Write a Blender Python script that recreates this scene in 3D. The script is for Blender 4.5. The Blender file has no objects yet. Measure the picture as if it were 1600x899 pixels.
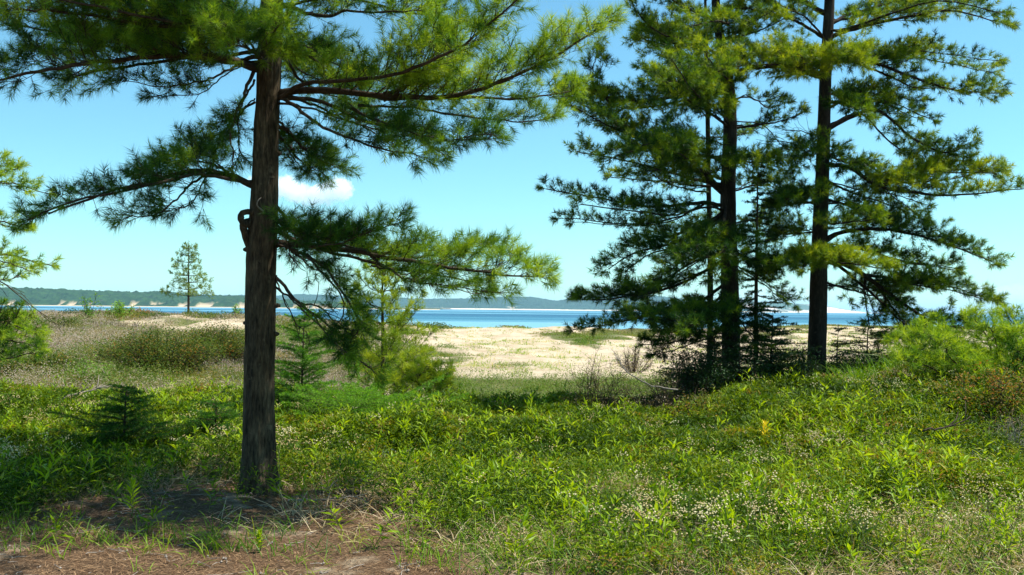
import bpy, math, random
import numpy as np
from mathutils import Matrix, Vector

S = bpy.context.scene
COL = S.collection
rng = np.random.default_rng(11)
random.seed(5)
PI = math.pi

# ------------------------------------------------------------------ camera
EYE = 1.6
F = 1555.0
PITCH = math.radians(1.234)
ROLL = math.radians(0.60)
cam = bpy.data.cameras.new('camera')
cam.lens = 36.0 * F / 1600.0
cam.sensor_width = 36.0
cam.clip_start = 0.05
cam.clip_end = 90000
camo = bpy.data.objects.new('camera', cam)
COL.objects.link(camo)
CM = Matrix.Translation((0, 0, EYE)) @ Matrix.Rotation(PI / 2 + PITCH, 4, 'X') @ Matrix.Rotation(ROLL, 4, 'Z')
camo.matrix_world = CM
S.camera = camo
CR = np.array(CM.to_3x3())


def at(px, py, Y):
    """a measured point of the photograph at the distance Y it stands at"""
    d = CR @ np.array([(px - 800) / F, -(py - 449.5) / F, -1.0])
    return np.array([0, 0, EYE]) + d * (Y / d[1])


# ------------------------------------------------------------------ noise
def _h(i, j, k):
    n = (i.astype(np.int64) * 374761393 + j.astype(np.int64) * 668265263 + k.astype(np.int64) * 2147483647 * 3 + 1013)
    n = (n ^ (n >> 13)) * 1274126177
    n = n ^ (n >> 16)
    return (n & 0xffffff) / float(0xffffff)


def vn3(x, y, z):
    x, y, z = np.broadcast_arrays(np.asarray(x, float), np.asarray(y, float), np.asarray(z, float))
    xi, yi, zi = np.floor(x), np.floor(y), np.floor(z)
    fx, fy, fz = x - xi, y - yi, z - zi
    fx, fy, fz = [f * f * (3 - 2 * f) for f in (fx, fy, fz)]
    r = 0
    for a in (0, 1):
        for b in (0, 1):
            for c in (0, 1):
                w = (fx if a else 1 - fx) * (fy if b else 1 - fy) * (fz if c else 1 - fz)
                r = r + w * _h(xi + a, yi + b, zi + c)
    return r * 2 - 1


def vn2(x, y, s=0.0):
    return vn3(x, y, s + 0.5)


def fbm(x, y, o=4, s=0.0):
    r, a, f = 0, 0.5, 1.0
    for i in range(o):
        r = r + a * vn2(x * f, y * f, s + i * 7.3)
        a *= 0.5
        f *= 2.03
    return r


def ss(a, b, x):
    t = np.clip((x - a) / (b - a), 0, 1)
    return t * t * (3 - 2 * t)


# ------------------------------------------------------------------ mesh helpers
def mesh(name, V, faces, attrs=None, smooth=False):
    """faces: list of int arrays (n,3) or (n,4)"""
    V = np.ascontiguousarray(V, dtype=np.float32)
    me = bpy.data.meshes.new(name)
    me.vertices.add(len(V))
    me.vertices.foreach_set('co', V.ravel())
    faces = [np.asarray(f, dtype=np.int32) for f in faces if len(f)]
    nl = sum(f.size for f in faces)
    npol = sum(len(f) for f in faces)
    me.loops.add(nl)
    me.loops.foreach_set('vertex_index', np.concatenate([f.ravel() for f in faces]))
    me.polygons.add(npol)
    st, k = [], 0
    for f in faces:
        w = f.shape[1]
        st.append(k + np.arange(len(f), dtype=np.int32) * w)
        k += f.size
    me.polygons.foreach_set('loop_start', np.concatenate(st).astype(np.int32))
    me.update(calc_edges=True)
    me.polygons.foreach_set('use_smooth', np.full(npol, bool(smooth)))
    if attrs:
        for an, av in attrs.items():
            a = me.attributes.new(an, 'FLOAT', 'POINT')
            a.data.foreach_set('value', np.ascontiguousarray(av, dtype=np.float32))
    return me


def obj(name, me, mat, parent=None, loc=None):
    o = bpy.data.objects.new(name, me)
    COL.objects.link(o)
    if mat is not None:
        me.materials.append(mat)
    if parent is not None:
        o.parent = parent
    if loc is not None:
        o.location = loc
    return o


def thing(name, label, cat, loc, group=None):
    o = bpy.data.objects.new(name, None)
    o.empty_display_size = 0.2
    o.location = [float(v) for v in loc]
    COL.objects.link(o)
    o['label'] = label
    o['category'] = cat
    if group:
        o['group'] = group
    return o


class Acc:
    """collects pieces of geometry, in coordinates relative to an origin"""
    def __init__(s, origin=(0, 0, 0)):
        s.o = np.array(origin, float)
        s.V, s.F3, s.F4, s.T, s.n = [], [], [], [], 0

    def add(s, V, F3=None, F4=None, tint=0.5):
        V = np.asarray(V, float) - s.o
        s.V.append(V)
        if F3 is not None and len(F3):
            s.F3.append(np.asarray(F3) + s.n)
        if F4 is not None and len(F4):
            s.F4.append(np.asarray(F4) + s.n)
        s.T.append(np.broadcast_to(np.asarray(tint, float), (len(V),)))
        s.n += len(V)

    def build(s, name, mat, parent=None, smooth=False, loc=None):
        if not s.V:
            return None
        fs = []
        if s.F3:
            fs.append(np.concatenate(s.F3))
        if s.F4:
            fs.append(np.concatenate(s.F4))
        return obj(name, mesh(name, np.concatenate(s.V), fs, {'tint': np.concatenate(s.T)}, smooth), mat, parent, loc)


def norm(v):
    return v / (np.linalg.norm(v, axis=-1, keepdims=True) + 1e-12)


def frames(D):
    """two unit vectors perpendicular to each unit vector of D"""
    ref = np.where(np.abs(D[:, 2:3]) > 0.9, np.array([[1.0, 0, 0]]), np.array([[0, 0, 1.0]]))
    A = norm(np.cross(D, ref))
    return A, np.cross(D, A)


def catmull(P, n):
    P = np.asarray(P, float)
    P = np.vstack([2 * P[0] - P[1], P, 2 * P[-1] - P[-2]])
    m = len(P) - 3
    t = np.linspace(0, m - 1e-9, n)
    i = t.astype(int)
    f = (t - i)[:, None]
    a, b, c, d = P[i], P[i + 1], P[i + 2], P[i + 3]
    return 0.5 * (2 * b + (c - a) * f + (2 * a - 5 * b + 4 * c - d) * f ** 2 + (3 * b - a - 3 * c + d) * f ** 3)


def tube(acc, P, R, k=8, tint=0.5, rough=0.0, cap=True):
    P = np.asarray(P, float)
    n = len(P)
    R = np.broadcast_to(np.asarray(R, float), (n,))
    D = norm(np.gradient(P, axis=0))
    # parallel frame
    A = np.zeros_like(P)
    a = frames(D[:1])[0][0]
    for i in range(n):
        a = a - D[i] * np.dot(a, D[i])
        a = a / (np.linalg.norm(a) + 1e-12)
        A[i] = a
    B = np.cross(D, A)
    th = np.arange(k) * 2 * PI / k
    rr = R[:, None] * np.ones(k)
    if rough:
        rr = rr * (1 + rough * (rng.random((n, k)) - 0.5))
    V = P[:, None] + (A[:, None] * np.cos(th)[None, :, None] + B[:, None] * np.sin(th)[None, :, None]) * rr[..., None]
    i = np.arange(n - 1)[:, None] * k
    j = np.arange(k)[None]
    j2 = (j + 1) % k
    F4 = np.stack([i + j, i + j2, i + k + j2, i + k + j], -1).reshape(-1, 4)
    V = V.reshape(-1, 3)
    F3 = None
    if cap:
        V = np.vstack([V, P[0], P[-1]])
        jj = np.arange(k)
        F3 = np.vstack([np.stack([np.full(k, n * k), (jj + 1) % k, jj], -1),
                        np.stack([np.full(k, n * k + 1), (n - 1) * k + jj, (n - 1) * k + (jj + 1) % k], -1)])
    acc.add(V, F3, F4, tint)


def segs(acc, P0, P1, R0, R1, k=3, tint=0.5):
    """many straight tapered twigs at once"""
    P0, P1 = np.asarray(P0, float), np.asarray(P1, float)
    n = len(P0)
    if n == 0:
        return
    R0 = np.broadcast_to(np.asarray(R0, float), (n,))
    R1 = np.broadcast_to(np.asarray(R1, float), (n,))
    D = norm(P1 - P0)
    A, B = frames(D)
    th = np.arange(k) * 2 * PI / k
    ring = A[:, None] * np.cos(th)[None, :, None] + B[:, None] * np.sin(th)[None, :, None]
    V = np.concatenate([P0[:, None] + ring * R0[:, None, None], P1[:, None] + ring * R1[:, None, None]], 1)
    j = np.arange(k)
    f = np.stack([j, (j + 1) % k, k + (j + 1) % k, k + j], -1)
    F4 = (np.arange(n)[:, None, None] * 2 * k + f[None]).reshape(-1, 4)
    t = np.repeat(np.broadcast_to(np.asarray(tint, float), (n,)), 2 * k)
    acc.add(V.reshape(-1, 3), None, F4, t)


def needles(acc, P, D, L, W, shoot, K, phi=(0.35, 1.1), droop=0.12, tint=None, spread=0.06):
    """K needles round each shoot (P start, D axis)"""
    n = len(P)
    if n == 0:
        return
    if tint is None:
        tint = rng.random(n)
    A, B = frames(D)
    P = np.repeat(P, K, 0)
    D = np.repeat(D, K, 0)
    A = np.repeat(A, K, 0)
    B = np.repeat(B, K, 0)
    m = n * K
    shoot = np.repeat(np.broadcast_to(np.asarray(shoot, float), (n,)), K)
    L = np.repeat(np.broadcast_to(np.asarray(L, float), (n,)), K) * rng.uniform(0.7, 1.15, m)
    s = rng.random(m)
    th = rng.random(m) * 2 * PI
    ph = phi[0] + (phi[1] - phi[0]) * (1 - s * 0.65) * rng.uniform(0.5, 1.1, m)
    rad = A * np.cos(th)[:, None] + B * np.sin(th)[:, None]
    d = D * np.cos(ph)[:, None] + rad * np.sin(ph)[:, None]
    d[:, 2] -= droop * rng.random(m)
    d = norm(d)
    base = P + D * (s * shoot)[:, None]
    tip = base + d * L[:, None]
    w = norm(np.cross(d, rng.normal(size=(m, 3)))) * (W * 0.5)
    V = np.stack([base - w, base + w, tip], 1).reshape(-1, 3)
    F3 = np.arange(m * 3).reshape(-1, 3)
    t = np.repeat(np.repeat(tint, K) + rng.normal(0, spread, m), 3)
    acc.add(V, F3, None, t)


def leaves(acc, P, D, L, W, tint, fold=0.25, nrm=None):
    """lance shaped leaves folded along the midrib"""
    n = len(P)
    if n == 0:
        return
    L = np.broadcast_to(np.asarray(L, float), (n,))[:, None]
    W = np.broadcast_to(np.asarray(W, float), (n,))[:, None]
    if nrm is None:
        nrm = np.array([[0, 0, 1.0]]) + rng.normal(0, 0.35, (n, 3))
    s = norm(np.cross(D, nrm))
    u = np.cross(s, D)
    mid = P + D * L * 0.42
    V = np.stack([P, mid - s * W * 0.5 + u * W * fold, P + D * L - u * L * 0.12, mid + s * W * 0.5 + u * W * fold, mid + D * L * 0.05], 1)
    f = np.array([[0, 4, 1], [1, 4, 2], [0, 3, 4], [4, 3, 2]])
    F3 = (np.arange(n)[:, None, None] * 5 + f[None]).reshape(-1, 3)
    acc.add(V.reshape(-1, 3), F3, None, np.repeat(np.broadcast_to(np.asarray(tint, float), (n,)), 5))


def blades(acc, P, D, L, W, tint, bend=0.5):
    """curved grass blades"""
    n = len(P)
    if n == 0:
        return
    L = np.broadcast_to(np.asarray(L, float), (n,))[:, None]
    W = np.broadcast_to(np.asarray(W, float), (n,))[:, None]
    bend = np.broadcast_to(np.asarray(bend, float), (n,))[:, None]
    h = D.copy()
    h[:, 2] = 0
    h = norm(h + 1e-4)
    s = norm(np.cross(h, np.array([[0, 0, 1.0]])) + rng.normal(0, 0.4, (n, 3)))
    pts = []
    for t in (0, 0.35, 0.7, 1.0):
        c = P + D * L * t + h * L * bend * t * t * 0.55
        c[:, 2] -= (L[:, 0] * bend[:, 0]) * t ** 3 * 0.45
        pts.append(c)
    V = np.stack([pts[0] - s * W * .4, pts[0] + s * W * .4, pts[1] - s * W * .5, pts[1] + s * W * .5,
                  pts[2] - s * W * .35, pts[2] + s * W * .35, pts[3]], 1)
    i = np.arange(n)[:, None, None] * 7
    F4 = (i + np.array([[0, 1, 3, 2], [2, 3, 5, 4]])[None]).reshape(-1, 4)
    F3 = (i + np.array([[4, 5, 6]])[None]).reshape(-1, 3)
    acc.add(V.reshape(-1, 3), F3, F4, np.repeat(np.broadcast_to(np.asarray(tint, float), (n,)), 7))


def blobs(acc, P, R, tint):
    """small faceted seed heads"""
    n = len(P)
    if n == 0:
        return
    R = np.broadcast_to(np.asarray(R, float), (n,))
    o = np.array([[1, 0, 0], [-1, 0, 0], [0, 1, 0], [0, -1, 0], [0, 0, 1], [0, 0, -1.]])
    V = P[:, None] + o[None] * R[:, None, None] * rng.uniform(0.7, 1.2, (n, 6, 1))
    f = np.array([[0, 2, 4], [2, 1, 4], [1, 3, 4], [3, 0, 4], [2, 0, 5], [1, 2, 5], [3, 1, 5], [0, 3, 5]])
    F3 = (np.arange(n)[:, None, None] * 6 + f[None]).reshape(-1, 3)
    acc.add(V.reshape(-1, 3), F3, None, np.repeat(np.broadcast_to(np.asarray(tint, float), (n,)), 6))


def rdir(n, up=0.5, lo=0.0):
    a = rng.random(n) * 2 * PI
    z = lo + (up - lo) * rng.random(n)
    c = np.sqrt(np.clip(1 - z * z, 0, 1))
    return np.stack([np.cos(a) * c, np.sin(a) * c, z], 1)


# ------------------------------------------------------------------ materials
def mat(name):
    m = bpy.data.materials.new(name)
    m.use_nodes = True
    nt = m.node_tree
    nt.nodes.clear()
    out = nt.nodes.new('ShaderNodeOutputMaterial')
    return m, nt, out


def N(nt, t, **kw):
    n = nt.nodes.new(t)
    for k, v in kw.items():
        if k in n.inputs.keys() if isinstance(k, str) else False:
            n.inputs[k].default_value = v
        else:
            setattr(n, k, v)
    return n


def ramp(nt, stops, src=None, interp='LINEAR'):
    r = nt.nodes.new('ShaderNodeValToRGB')
    r.color_ramp.interpolation = interp
    el = r.color_ramp.elements
    while len(el) < len(stops):
        el.new(0.5)
    for e, (p, c) in zip(el, stops):
        e.position = p
        e.color = (c[0], c[1], c[2], 1)
    if src is not None:
        nt.links.new(src, r.inputs[0])
    return r


def leaf_mat(name, stops, trans=0.35, rough=0.5, spec=0.3, tgain=(1.45, 1.25, 0.38)):
    spec = spec * .5
    m, nt, out = mat(name)
    a = N(nt, 'ShaderNodeAttribute', attribute_name='tint')
    r = ramp(nt, stops, a.outputs['Fac'])
    p = N(nt, 'ShaderNodeBsdfPrincipled')
    p.inputs['Roughness'].default_value = rough
    p.inputs['Specular IOR Level'].default_value = spec
    nt.links.new(r.outputs[0], p.inputs['Base Color'])
    t = N(nt, 'ShaderNodeBsdfTranslucent')
    mx = N(nt, 'ShaderNodeMix', data_type='RGBA', blend_type='MULTIPLY')
    mx.inputs['Factor'].default_value = 1
    nt.links.new(r.outputs[0], mx.inputs[6])
    mx.inputs[7].default_value = (tgain[0], tgain[1], tgain[2], 1)
    nt.links.new(mx.outputs[2], t.inputs[0])
    ms = N(nt, 'ShaderNodeMixShader')
    ms.inputs[0].default_value = trans
    nt.links.new(p.outputs[0], ms.inputs[1])
    nt.links.new(t.outputs[0], ms.inputs[2])
    nt.links.new(ms.outputs[0], out.inputs[0])
    return m


def noise(nt, scale, detail=5, rough=0.6, vec=None, dim='3D'):
    n = nt.nodes.new('ShaderNodeTexNoise')
    n.inputs['Scale'].default_value = scale
    n.inputs['Detail'].default_value = detail
    n.inputs['Roughness'].default_value = rough
    if vec is not None:
        nt.links.new(vec, n.inputs['Vector'])
    return n


def bark_mat(name, dark, light, zs=0.18, sc=60, bump=0.8):
    m, nt, out = mat(name)
    tc = N(nt, 'ShaderNodeTexCoord')
    mp = N(nt, 'ShaderNodeMapping')
    mp.inputs['Scale'].default_value = (1, 1, zs)
    nt.links.new(tc.outputs['Object'], mp.inputs[0])
    n1 = noise(nt, sc, 6, 0.65, mp.outputs[0])
    n2 = noise(nt, 2.2, 3, 0.5, tc.outputs['Object'])
    n3 = noise(nt, 9, 4, 0.6, tc.outputs['Object'])
    ba = N(nt, 'ShaderNodeMath', operation='MULTIPLY_ADD')
    ba.inputs[1].default_value = 0.55
    mp3 = N(nt, 'ShaderNodeMapping')
    mp3.inputs['Scale'].default_value = (1, 1, .3)
    nt.links.new(tc.outputs['Object'], mp3.inputs[0])
    n4 = noise(nt, 11, 5, 0.65, mp3.outputs[0])
    nt.links.new(n4.outputs[0], ba.inputs[0])
    bb = N(nt, 'ShaderNodeMath', operation='MULTIPLY_ADD')
    bb.inputs[1].default_value = 0.5
    bb.inputs[2].default_value = -0.03
    nt.links.new(n1.outputs[0], bb.inputs[0])
    nt.links.new(bb.outputs[0], ba.inputs[2])
    r = ramp(nt, [(0.36, dark), (0.52, [(a + b) * .42 for a, b in zip(dark, light)]), (0.66, light)], ba.outputs[0])
    lich = ramp(nt, [(0.62, (0, 0, 0)), (0.7, (1, 1, 1))], n3.outputs[0])
    mx = N(nt, 'ShaderNodeMix', data_type='RGBA')
    sf = N(nt, 'ShaderNodeMath', operation='MULTIPLY')
    sf.inputs[1].default_value = 0.45
    nt.links.new(lich.outputs[0], sf.inputs[0])
    nt.links.new(sf.outputs[0], mx.inputs['Factor'])
    nt.links.new(r.outputs[0], mx.inputs[6])
    mx.inputs[7].default_value = (light[0] * 1.25, light[1] * 1.35, light[2] * 1.4, 1)
    p = N(nt, 'ShaderNodeBsdfPrincipled')
    p.inputs['Roughness'].default_value = 0.9
    p.inputs['Specular IOR Level'].default_value = 0.15
    nt.links.new(mx.outputs[2], p.inputs['Base Color'])
    b = N(nt, 'ShaderNodeBump')
    b.inputs['Strength'].default_value = bump
    b.inputs['Distance'].default_value = 0.012
    nt.links.new(n1.outputs[0], b.inputs['Height'])
    nt.links.new(b.outputs[0], p.inputs['Normal'])
    nt.links.new(p.outputs[0], out.inputs[0])
    return m


M_PINE = leaf_mat('pine_needles', [(0.0, (0.012, 0.042, 0.012)), (0.35, (0.035, 0.11, 0.016)), (0.58, (0.145, 0.28, 0.018)), (0.9, (0.33, 0.46, 0.035))], 0.46)  # lighter stops put sunlit needle highlights into the colour
M_PINE2 = leaf_mat('dark_pine_needles', [(0.0, (0.010, 0.035, 0.012)), (0.3, (0.022, 0.075, 0.014)), (0.55, (0.12, 0.22, 0.012)), (0.9, (0.32, 0.40, 0.02))], 0.44)  # top stops raised to paint sunlit tips against dark needles
M_YOUNG = leaf_mat('young_pine_needles', [(0.0, (0.05, 0.12, 0.010)), (0.5, (0.17, 0.28, 0.016)), (1.0, (0.34, 0.42, 0.03))], 0.45)
M_FARPINE = leaf_mat('far_pine_needles', [(0.0, (0.06, 0.12, 0.03)), (1.0, (0.2, 0.28, 0.06))], 0.35)
M_FIR = leaf_mat('fir_needles', [(0.0, (0.012, 0.05, 0.01)), (0.5, (0.07, 0.21, 0.015)), (1.0, (0.2, 0.42, 0.025))], 0.42)
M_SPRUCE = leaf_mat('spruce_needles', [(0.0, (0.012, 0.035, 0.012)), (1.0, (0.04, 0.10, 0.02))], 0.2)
M_LEAF = leaf_mat('meadow_leaves', [(0.0, (0.014, 0.045, 0.003)), (0.4, (0.10, 0.20, 0.005)), (0.7, (0.28, 0.41, 0.009)), (0.92, (0.30, 0.42, 0.025)), (1.0, (0.45, 0.4, 0.06))], 0.45, 0.4, 0.3)
M_MAT = leaf_mat('low_shrub_leaves', [(0.0, (0.008, 0.025, 0.003)), (0.45, (0.055, 0.115, 0.004)), (0.75, (0.19, 0.26, 0.008)), (0.88, (0.24, 0.2, 0.02)), (1.0, (0.26, 0.15, 0.05))], 0.35, 0.5, 0.25)
M_GRASS = leaf_mat('grass_blades', [(0.0, (0.03, 0.10, 0.005)), (0.5, (0.13, 0.27, 0.008)), (0.8, (0.28, 0.35, 0.03)), (1.0, (0.5, 0.42, 0.2))], 0.4, 0.45, 0.35)
M_FLOWER = leaf_mat('pale_flower_heads', [(0.0, (0.36, 0.25, 0.10)), (0.6, (0.62, 0.50, 0.24)), (1.0, (0.74, 0.66, 0.40))], 0.15, 0.7, 0.1, (1, 1, .9))
M_HEATH = leaf_mat('heath_scrub', [(0.0, (0.045, 0.11, 0.015)), (0.35, (0.12, 0.2, 0.025)), (0.55, (0.2, 0.2, 0.06)), (0.75, (0.26, 0.22, 0.16)), (1.0, (0.36, 0.3, 0.25))], 0.25, 0.7, 0.15)
M_RED = leaf_mat('rusty_scrub_leaves', [(0.0, (0.03, 0.07, 0.01)), (0.4, (0.11, 0.16, 0.02)), (0.8, (0.28, 0.15, 0.035)), (1.0, (0.35, 0.13, 0.04))], 0.3, 0.6, 0.2)
M_YELLOW = leaf_mat('yellow_petals', [(0.0, (0.8, 0.5, 0.01)), (1.0, (0.85, 0.65, 0.02))], 0.3, 0.6, 0.2, (1, 1, 1))
M_LIGHTGREEN = leaf_mat('light_green_leaves', [(0.0, (0.08, 0.2, 0.02)), (1.0, (0.22, 0.4, 0.04))], 0.4, 0.5, 0.3)
M_BARK = bark_mat('pine_bark', (0.010, 0.007, 0.004), (0.17, 0.125, 0.072), bump=1.0)
M_BARK2 = bark_mat('dark_pine_bark', (0.016, 0.011, 0.008), (0.07, 0.052, 0.036))
M_TWIG = bark_mat('twig_bark', (0.03, 0.02, 0.013), (0.11, 0.08, 0.052), 1, 40, 0.3)
M_DEAD = bark_mat('dead_wood', (0.17, 0.14, 0.11), (0.42, 0.36, 0.3), 1, 40, 0.3)
M_STEM = leaf_mat('green_stems', [(0.0, (0.08, 0.13, 0.03)), (0.6, (0.15, 0.17, 0.05)), (1.0, (0.3, 0.22, 0.12))], 0.1)
M_STRAW = leaf_mat('dry_straw', [(0.0, (0.2, 0.13, 0.07)), (0.5, (0.42, 0.32, 0.18)), (1.0, (0.6, 0.5, 0.33))], 0.2, 0.7, 0.2)
M_LITTER = leaf_mat('fallen_needles', [(0.0, (0.05, 0.026, 0.013)), (0.5, (0.18, 0.10, 0.05)), (1.0, (0.40, 0.26, 0.14))], 0.1, 0.7, 0.2)


# ------------------------------------------------------------------ ground
def pathmask(x, y):
    """1 = bare litter / sand of the path, 0 = plants"""
    e = 6.0 + 0.85 * ss(-1.2, -2.6, x) * 1.0 + 0.7 * np.exp(-((x + 1.3) / 0.9) ** 2)
    e = e - 0.5 * ss(0.4, 1.6, x)
    e = e + 0.45 * fbm(x * 1.3, y * 1.3, 3, 3.0)
    return 1 - ss(-0.55 - .5 * ss(-1.5, -3, x), 0.6 + .5 * ss(-1.5, -3, x), y - e)


def thin(x, y):
    """needle-strewn ground with sparse plants round the big trunk and along the path"""
    e = 8.3 - 1.2 * ss(-3.2, -4.2, x) - .5 * ss(-.9, .4, x) + .9 * np.exp(-((x + 2.2) / .9) ** 2) + .7 * fbm(x * 1.1, y * 1.1, 3, 77)
    return (1 - ss(-.5, .5, y - e)) * (1 - ss(-.5, .5, x + .2 * y - 1.0))


def groundz(x, y):
    x = np.asarray(x, float)
    y = np.asarray(y, float)
    d = np.hypot(x, y)
    u = x / np.maximum(np.abs(y), 3.0)           # bearing
    left = ss(-0.02, -0.3, u)
    right = ss(0.14, 0.3, u)
    z = -0.5 * ss(14.5, 21, y) * (1 - 0.75 * right) * (1 - 0.5 * left)
    z = z + 0.30 * ss(9, 14, y) * right + 0.30 * ss(8.5, 12, y) * ss(.3, .42, u) * (1 - ss(16, 22, y)) - 0.3 * ss(22, 32, y) * right
    # dune ridge before the water
    crest = 78 + 14 * fbm(x * 0.012, y * 0 + 3, 2, 5)
    hgt = 0.32 + 0.75 * left + 0.15 * right + 0.35 * fbm(x * 0.05, y * 0.02, 3, 8)
    z = z + hgt * np.exp(-((y - crest) / 20.0) ** 2)
    near = ss(24, 45, y) * (1 - ss(95, 120, y))
    z = z + near * (0.55 * fbm(x * 0.16, y * 0.1, 4, 1) + 0.22 * fbm(x * .6, y * .5, 3, 2))
    z = z + 0.06 * fbm(x * 0.9, y * 0.9, 3, 4) * ss(5, 9, y) * (1 - near)
    z = z + 0.75 * fbm(x * .28 + 9, y * 0.17, 3, 24) * ss(17, 24, y) * (1 - ss(60, 80, y)) * ss(-.05, -.16, u)
    z = z + 0.30 * fbm(x * 1.1 + 4, y * 0.9, 2, 14) * ss(7.5, 9.5, y + 1.2 * ss(-.5, .8, x)) * (1 - ss(14, 18, y))
    z = z + 0.012 * fbm(x * 5, y * 5, 3, 9) * (1 - ss(20, 40, d))
    z = z - 5.2 * ss(98, 170, y)
    z = np.where(y < 0, 0.0 + 0.04 * fbm(x * .5, y * .5, 2, 4), z)
    z = z - 3 * ss(250, 400, np.abs(x)) * 0 - 2.0 * ss(170, 400, y)
    return z


def vegcover(x, y):
    """how much of the ground is covered by low plants"""
    u = x / np.maximum(np.abs(y), 3.0)
    fore = (1 - pathmask(x, y)) * (1 - .95 * thin(x, y)) * (1 - ss(15.0, 19.0, y + 2.0 * fbm(x * .4, y * .4, 2, 6) - 3 * ss(.12, .24, u)))
    n = fbm(x * 0.13, y * 0.07, 4, 21)
    leftc = ss(-0.09, -0.19, u) * ss(-0.4, -0.08, n - 0.12 * ss(38, 60, y) + 0.10)
    strip = ss(-.3, -.12, x / y + .22) * np.exp(-((y - 28 - 2.5 * vn2(x * .1, 0 * x, 3)) / 4.2) ** 2) * ss(-0.4, 0.02, n + 0.22) * 0.95
    far = ss(-0.05, 0.22, fbm(x * 0.22, y * 0.09, 4, 33) + 0.24 * ss(66, 80, y) - 0.09) * ss(30, 38, y)
    rightc = ss(0.2, 0.33, u) * ss(-0.1, 0.15, n - 0.12 + .35 * (1 - ss(20, 26, y)))
    mid = np.maximum(np.maximum(leftc, strip), np.maximum(far * 0.85, rightc))
    return np.clip(np.maximum(fore, mid * ss(13, 18, y)), 0, 1)


ang = np.concatenate([np.linspace(-180, -50, 40, endpoint=False), np.linspace(-50, 50, 900, endpoint=False), np.linspace(50, 180, 40, endpoint=False)])
ang = np.radians(ang)
rad = np.concatenate([[0.4], np.geomspace(1.0, 4.5, 20, endpoint=False), np.geomspace(4.5, 200, 430, endpoint=False), np.geomspace(200, 45000, 36)])
AA, RR = np.meshgrid(ang, rad)
GX, GY = RR * np.sin(AA), RR * np.cos(AA)
GZ = groundz(GX, GY)
# the ground behind and beside the camera stays dry land, the lake lies ahead
GZ = np.where((GY < 98), GZ, GZ)
nA, nR = len(ang), len(rad)
i = np.arange(nR - 1)[:, None] * nA
j = np.arange(nA)[None]
j2 = (j + 1) % nA
F4 = np.stack([i + j, i + nA + j, i + nA + j2, i + j2], -1).reshape(-1, 4)
V = np.stack([GX.ravel(), GY.ravel(), GZ.ravel()], 1)
V = np.vstack([V, [0, 0, 0]])
F3 = np.stack([np.full(nA, nR * nA), np.arange(nA), (np.arange(nA) + 1) % nA], -1)
cov = np.append(vegcover(GX, GY).ravel(), 0)
pth = np.append((np.maximum(pathmask(GX, GY), 1.6 * thin(GX, GY)) * (GY < 12)).ravel(), 1)
m, nt, out = mat('sandy_ground')
geo = N(nt, 'ShaderNodeNewGeometry')
pos = geo.outputs['Position']
a1 = N(nt, 'ShaderNodeAttribute', attribute_name='cover')
a2 = N(nt, 'ShaderNodeAttribute', attribute_name='litter')
n1 = noise(nt, 0.7, 6, 0.6, pos)
n2 = noise(nt, 14, 6, 0.7, pos)
n3 = noise(nt, 38, 6, 0.8, pos)
sand = ramp(nt, [(0.3, (0.40, 0.31, 0.205)), (0.62, (0.56, 0.46, 0.33))], n1.outputs[0])
sand2 = N(nt, 'ShaderNodeMix', data_type='RGBA', blend_type='MULTIPLY')
sp = ramp(nt, [(0.3, (0.72, 0.68, 0.62)), (0.6, (1, 1, 1))], n2.outputs[0])
sand2.inputs['Factor'].default_value = 0.8
nt.links.new(sand.outputs[0], sand2.inputs[6])
nt.links.new(sp.outputs[0], sand2.inputs[7])
soil = ramp(nt, [(0.3, (0.045, 0.06, 0.018)), (0.55, (0.1, 0.12, 0.03)), (0.75, (0.17, 0.13, 0.06))], n2.outputs[0])
lit = ramp(nt, [(0.3, (0.05, 0.025, 0.011)), (0.5, (0.13, 0.078, 0.042)), (0.75, (0.30, 0.215, 0.14))], n3.outputs[0])
litpatch = ramp(nt, [(0.5, (1, 1, 1)), (0.66, (0.25, 0.25, 0.25))], noise(nt, 1.6, 5, 0.6, pos).outputs[0])
mxa = N(nt, 'ShaderNodeMix', data_type='RGBA')
ml = N(nt, 'ShaderNodeMath', operation='MULTIPLY')
nt.links.new(a2.outputs['Fac'], ml.inputs[0])
nt.links.new(litpatch.outputs[0], ml.inputs[1])
nt.links.new(ml.outputs[0], mxa.inputs['Factor'])
nt.links.new(sand2.outputs[2], mxa.inputs[6])
nt.links.new(lit.outputs[0], mxa.inputs[7])
mxb = N(nt, 'ShaderNodeMix', data_type='RGBA')
# ragged edge of the plant cover
ad = N(nt, 'ShaderNodeMath', operation='ADD')
sb = N(nt, 'ShaderNodeMath', operation='MULTIPLY_ADD')
sb.inputs[1].default_value = 1.1
sb.inputs[2].default_value = -0.55
nt.links.new(n2.outputs[0], sb.inputs[0])
nt.links.new(sb.outputs[0], ad.inputs[0])
nt.links.new(a1.outputs['Fac'], ad.inputs[1])
rg = ramp(nt, [(0.38, (0, 0, 0)), (0.62, (0.95, 0.95, 0.95))], ad.outputs[0])
nt.links.new(rg.outputs[0], mxb.inputs['Factor'])
nt.links.new(mxa.outputs[2], mxb.inputs[6])
nt.links.new(soil.outputs[0], mxb.inputs[7])
p = N(nt, 'ShaderNodeBsdfPrincipled')
p.inputs['Roughness'].default_value = 0.95
p.inputs['Specular IOR Level'].default_value = 0.1
nt.links.new(mxb.outputs[2], p.inputs['Base Color'])
b = N(nt, 'ShaderNodeBump')
b.inputs['Strength'].default_value = 0.9
b.inputs['Distance'].default_value = 0.09
nt.links.new(n2.outputs[0], b.inputs['Height'])
nt.links.new(b.outputs[0], p.inputs['Normal'])
nt.links.new(p.outputs[0], out.inputs[0])
g = obj('ground', mesh('ground', V, [F4, F3], {'cover': cov, 'litter': pth}, True), m)
g['kind'] = 'structure'

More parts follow.
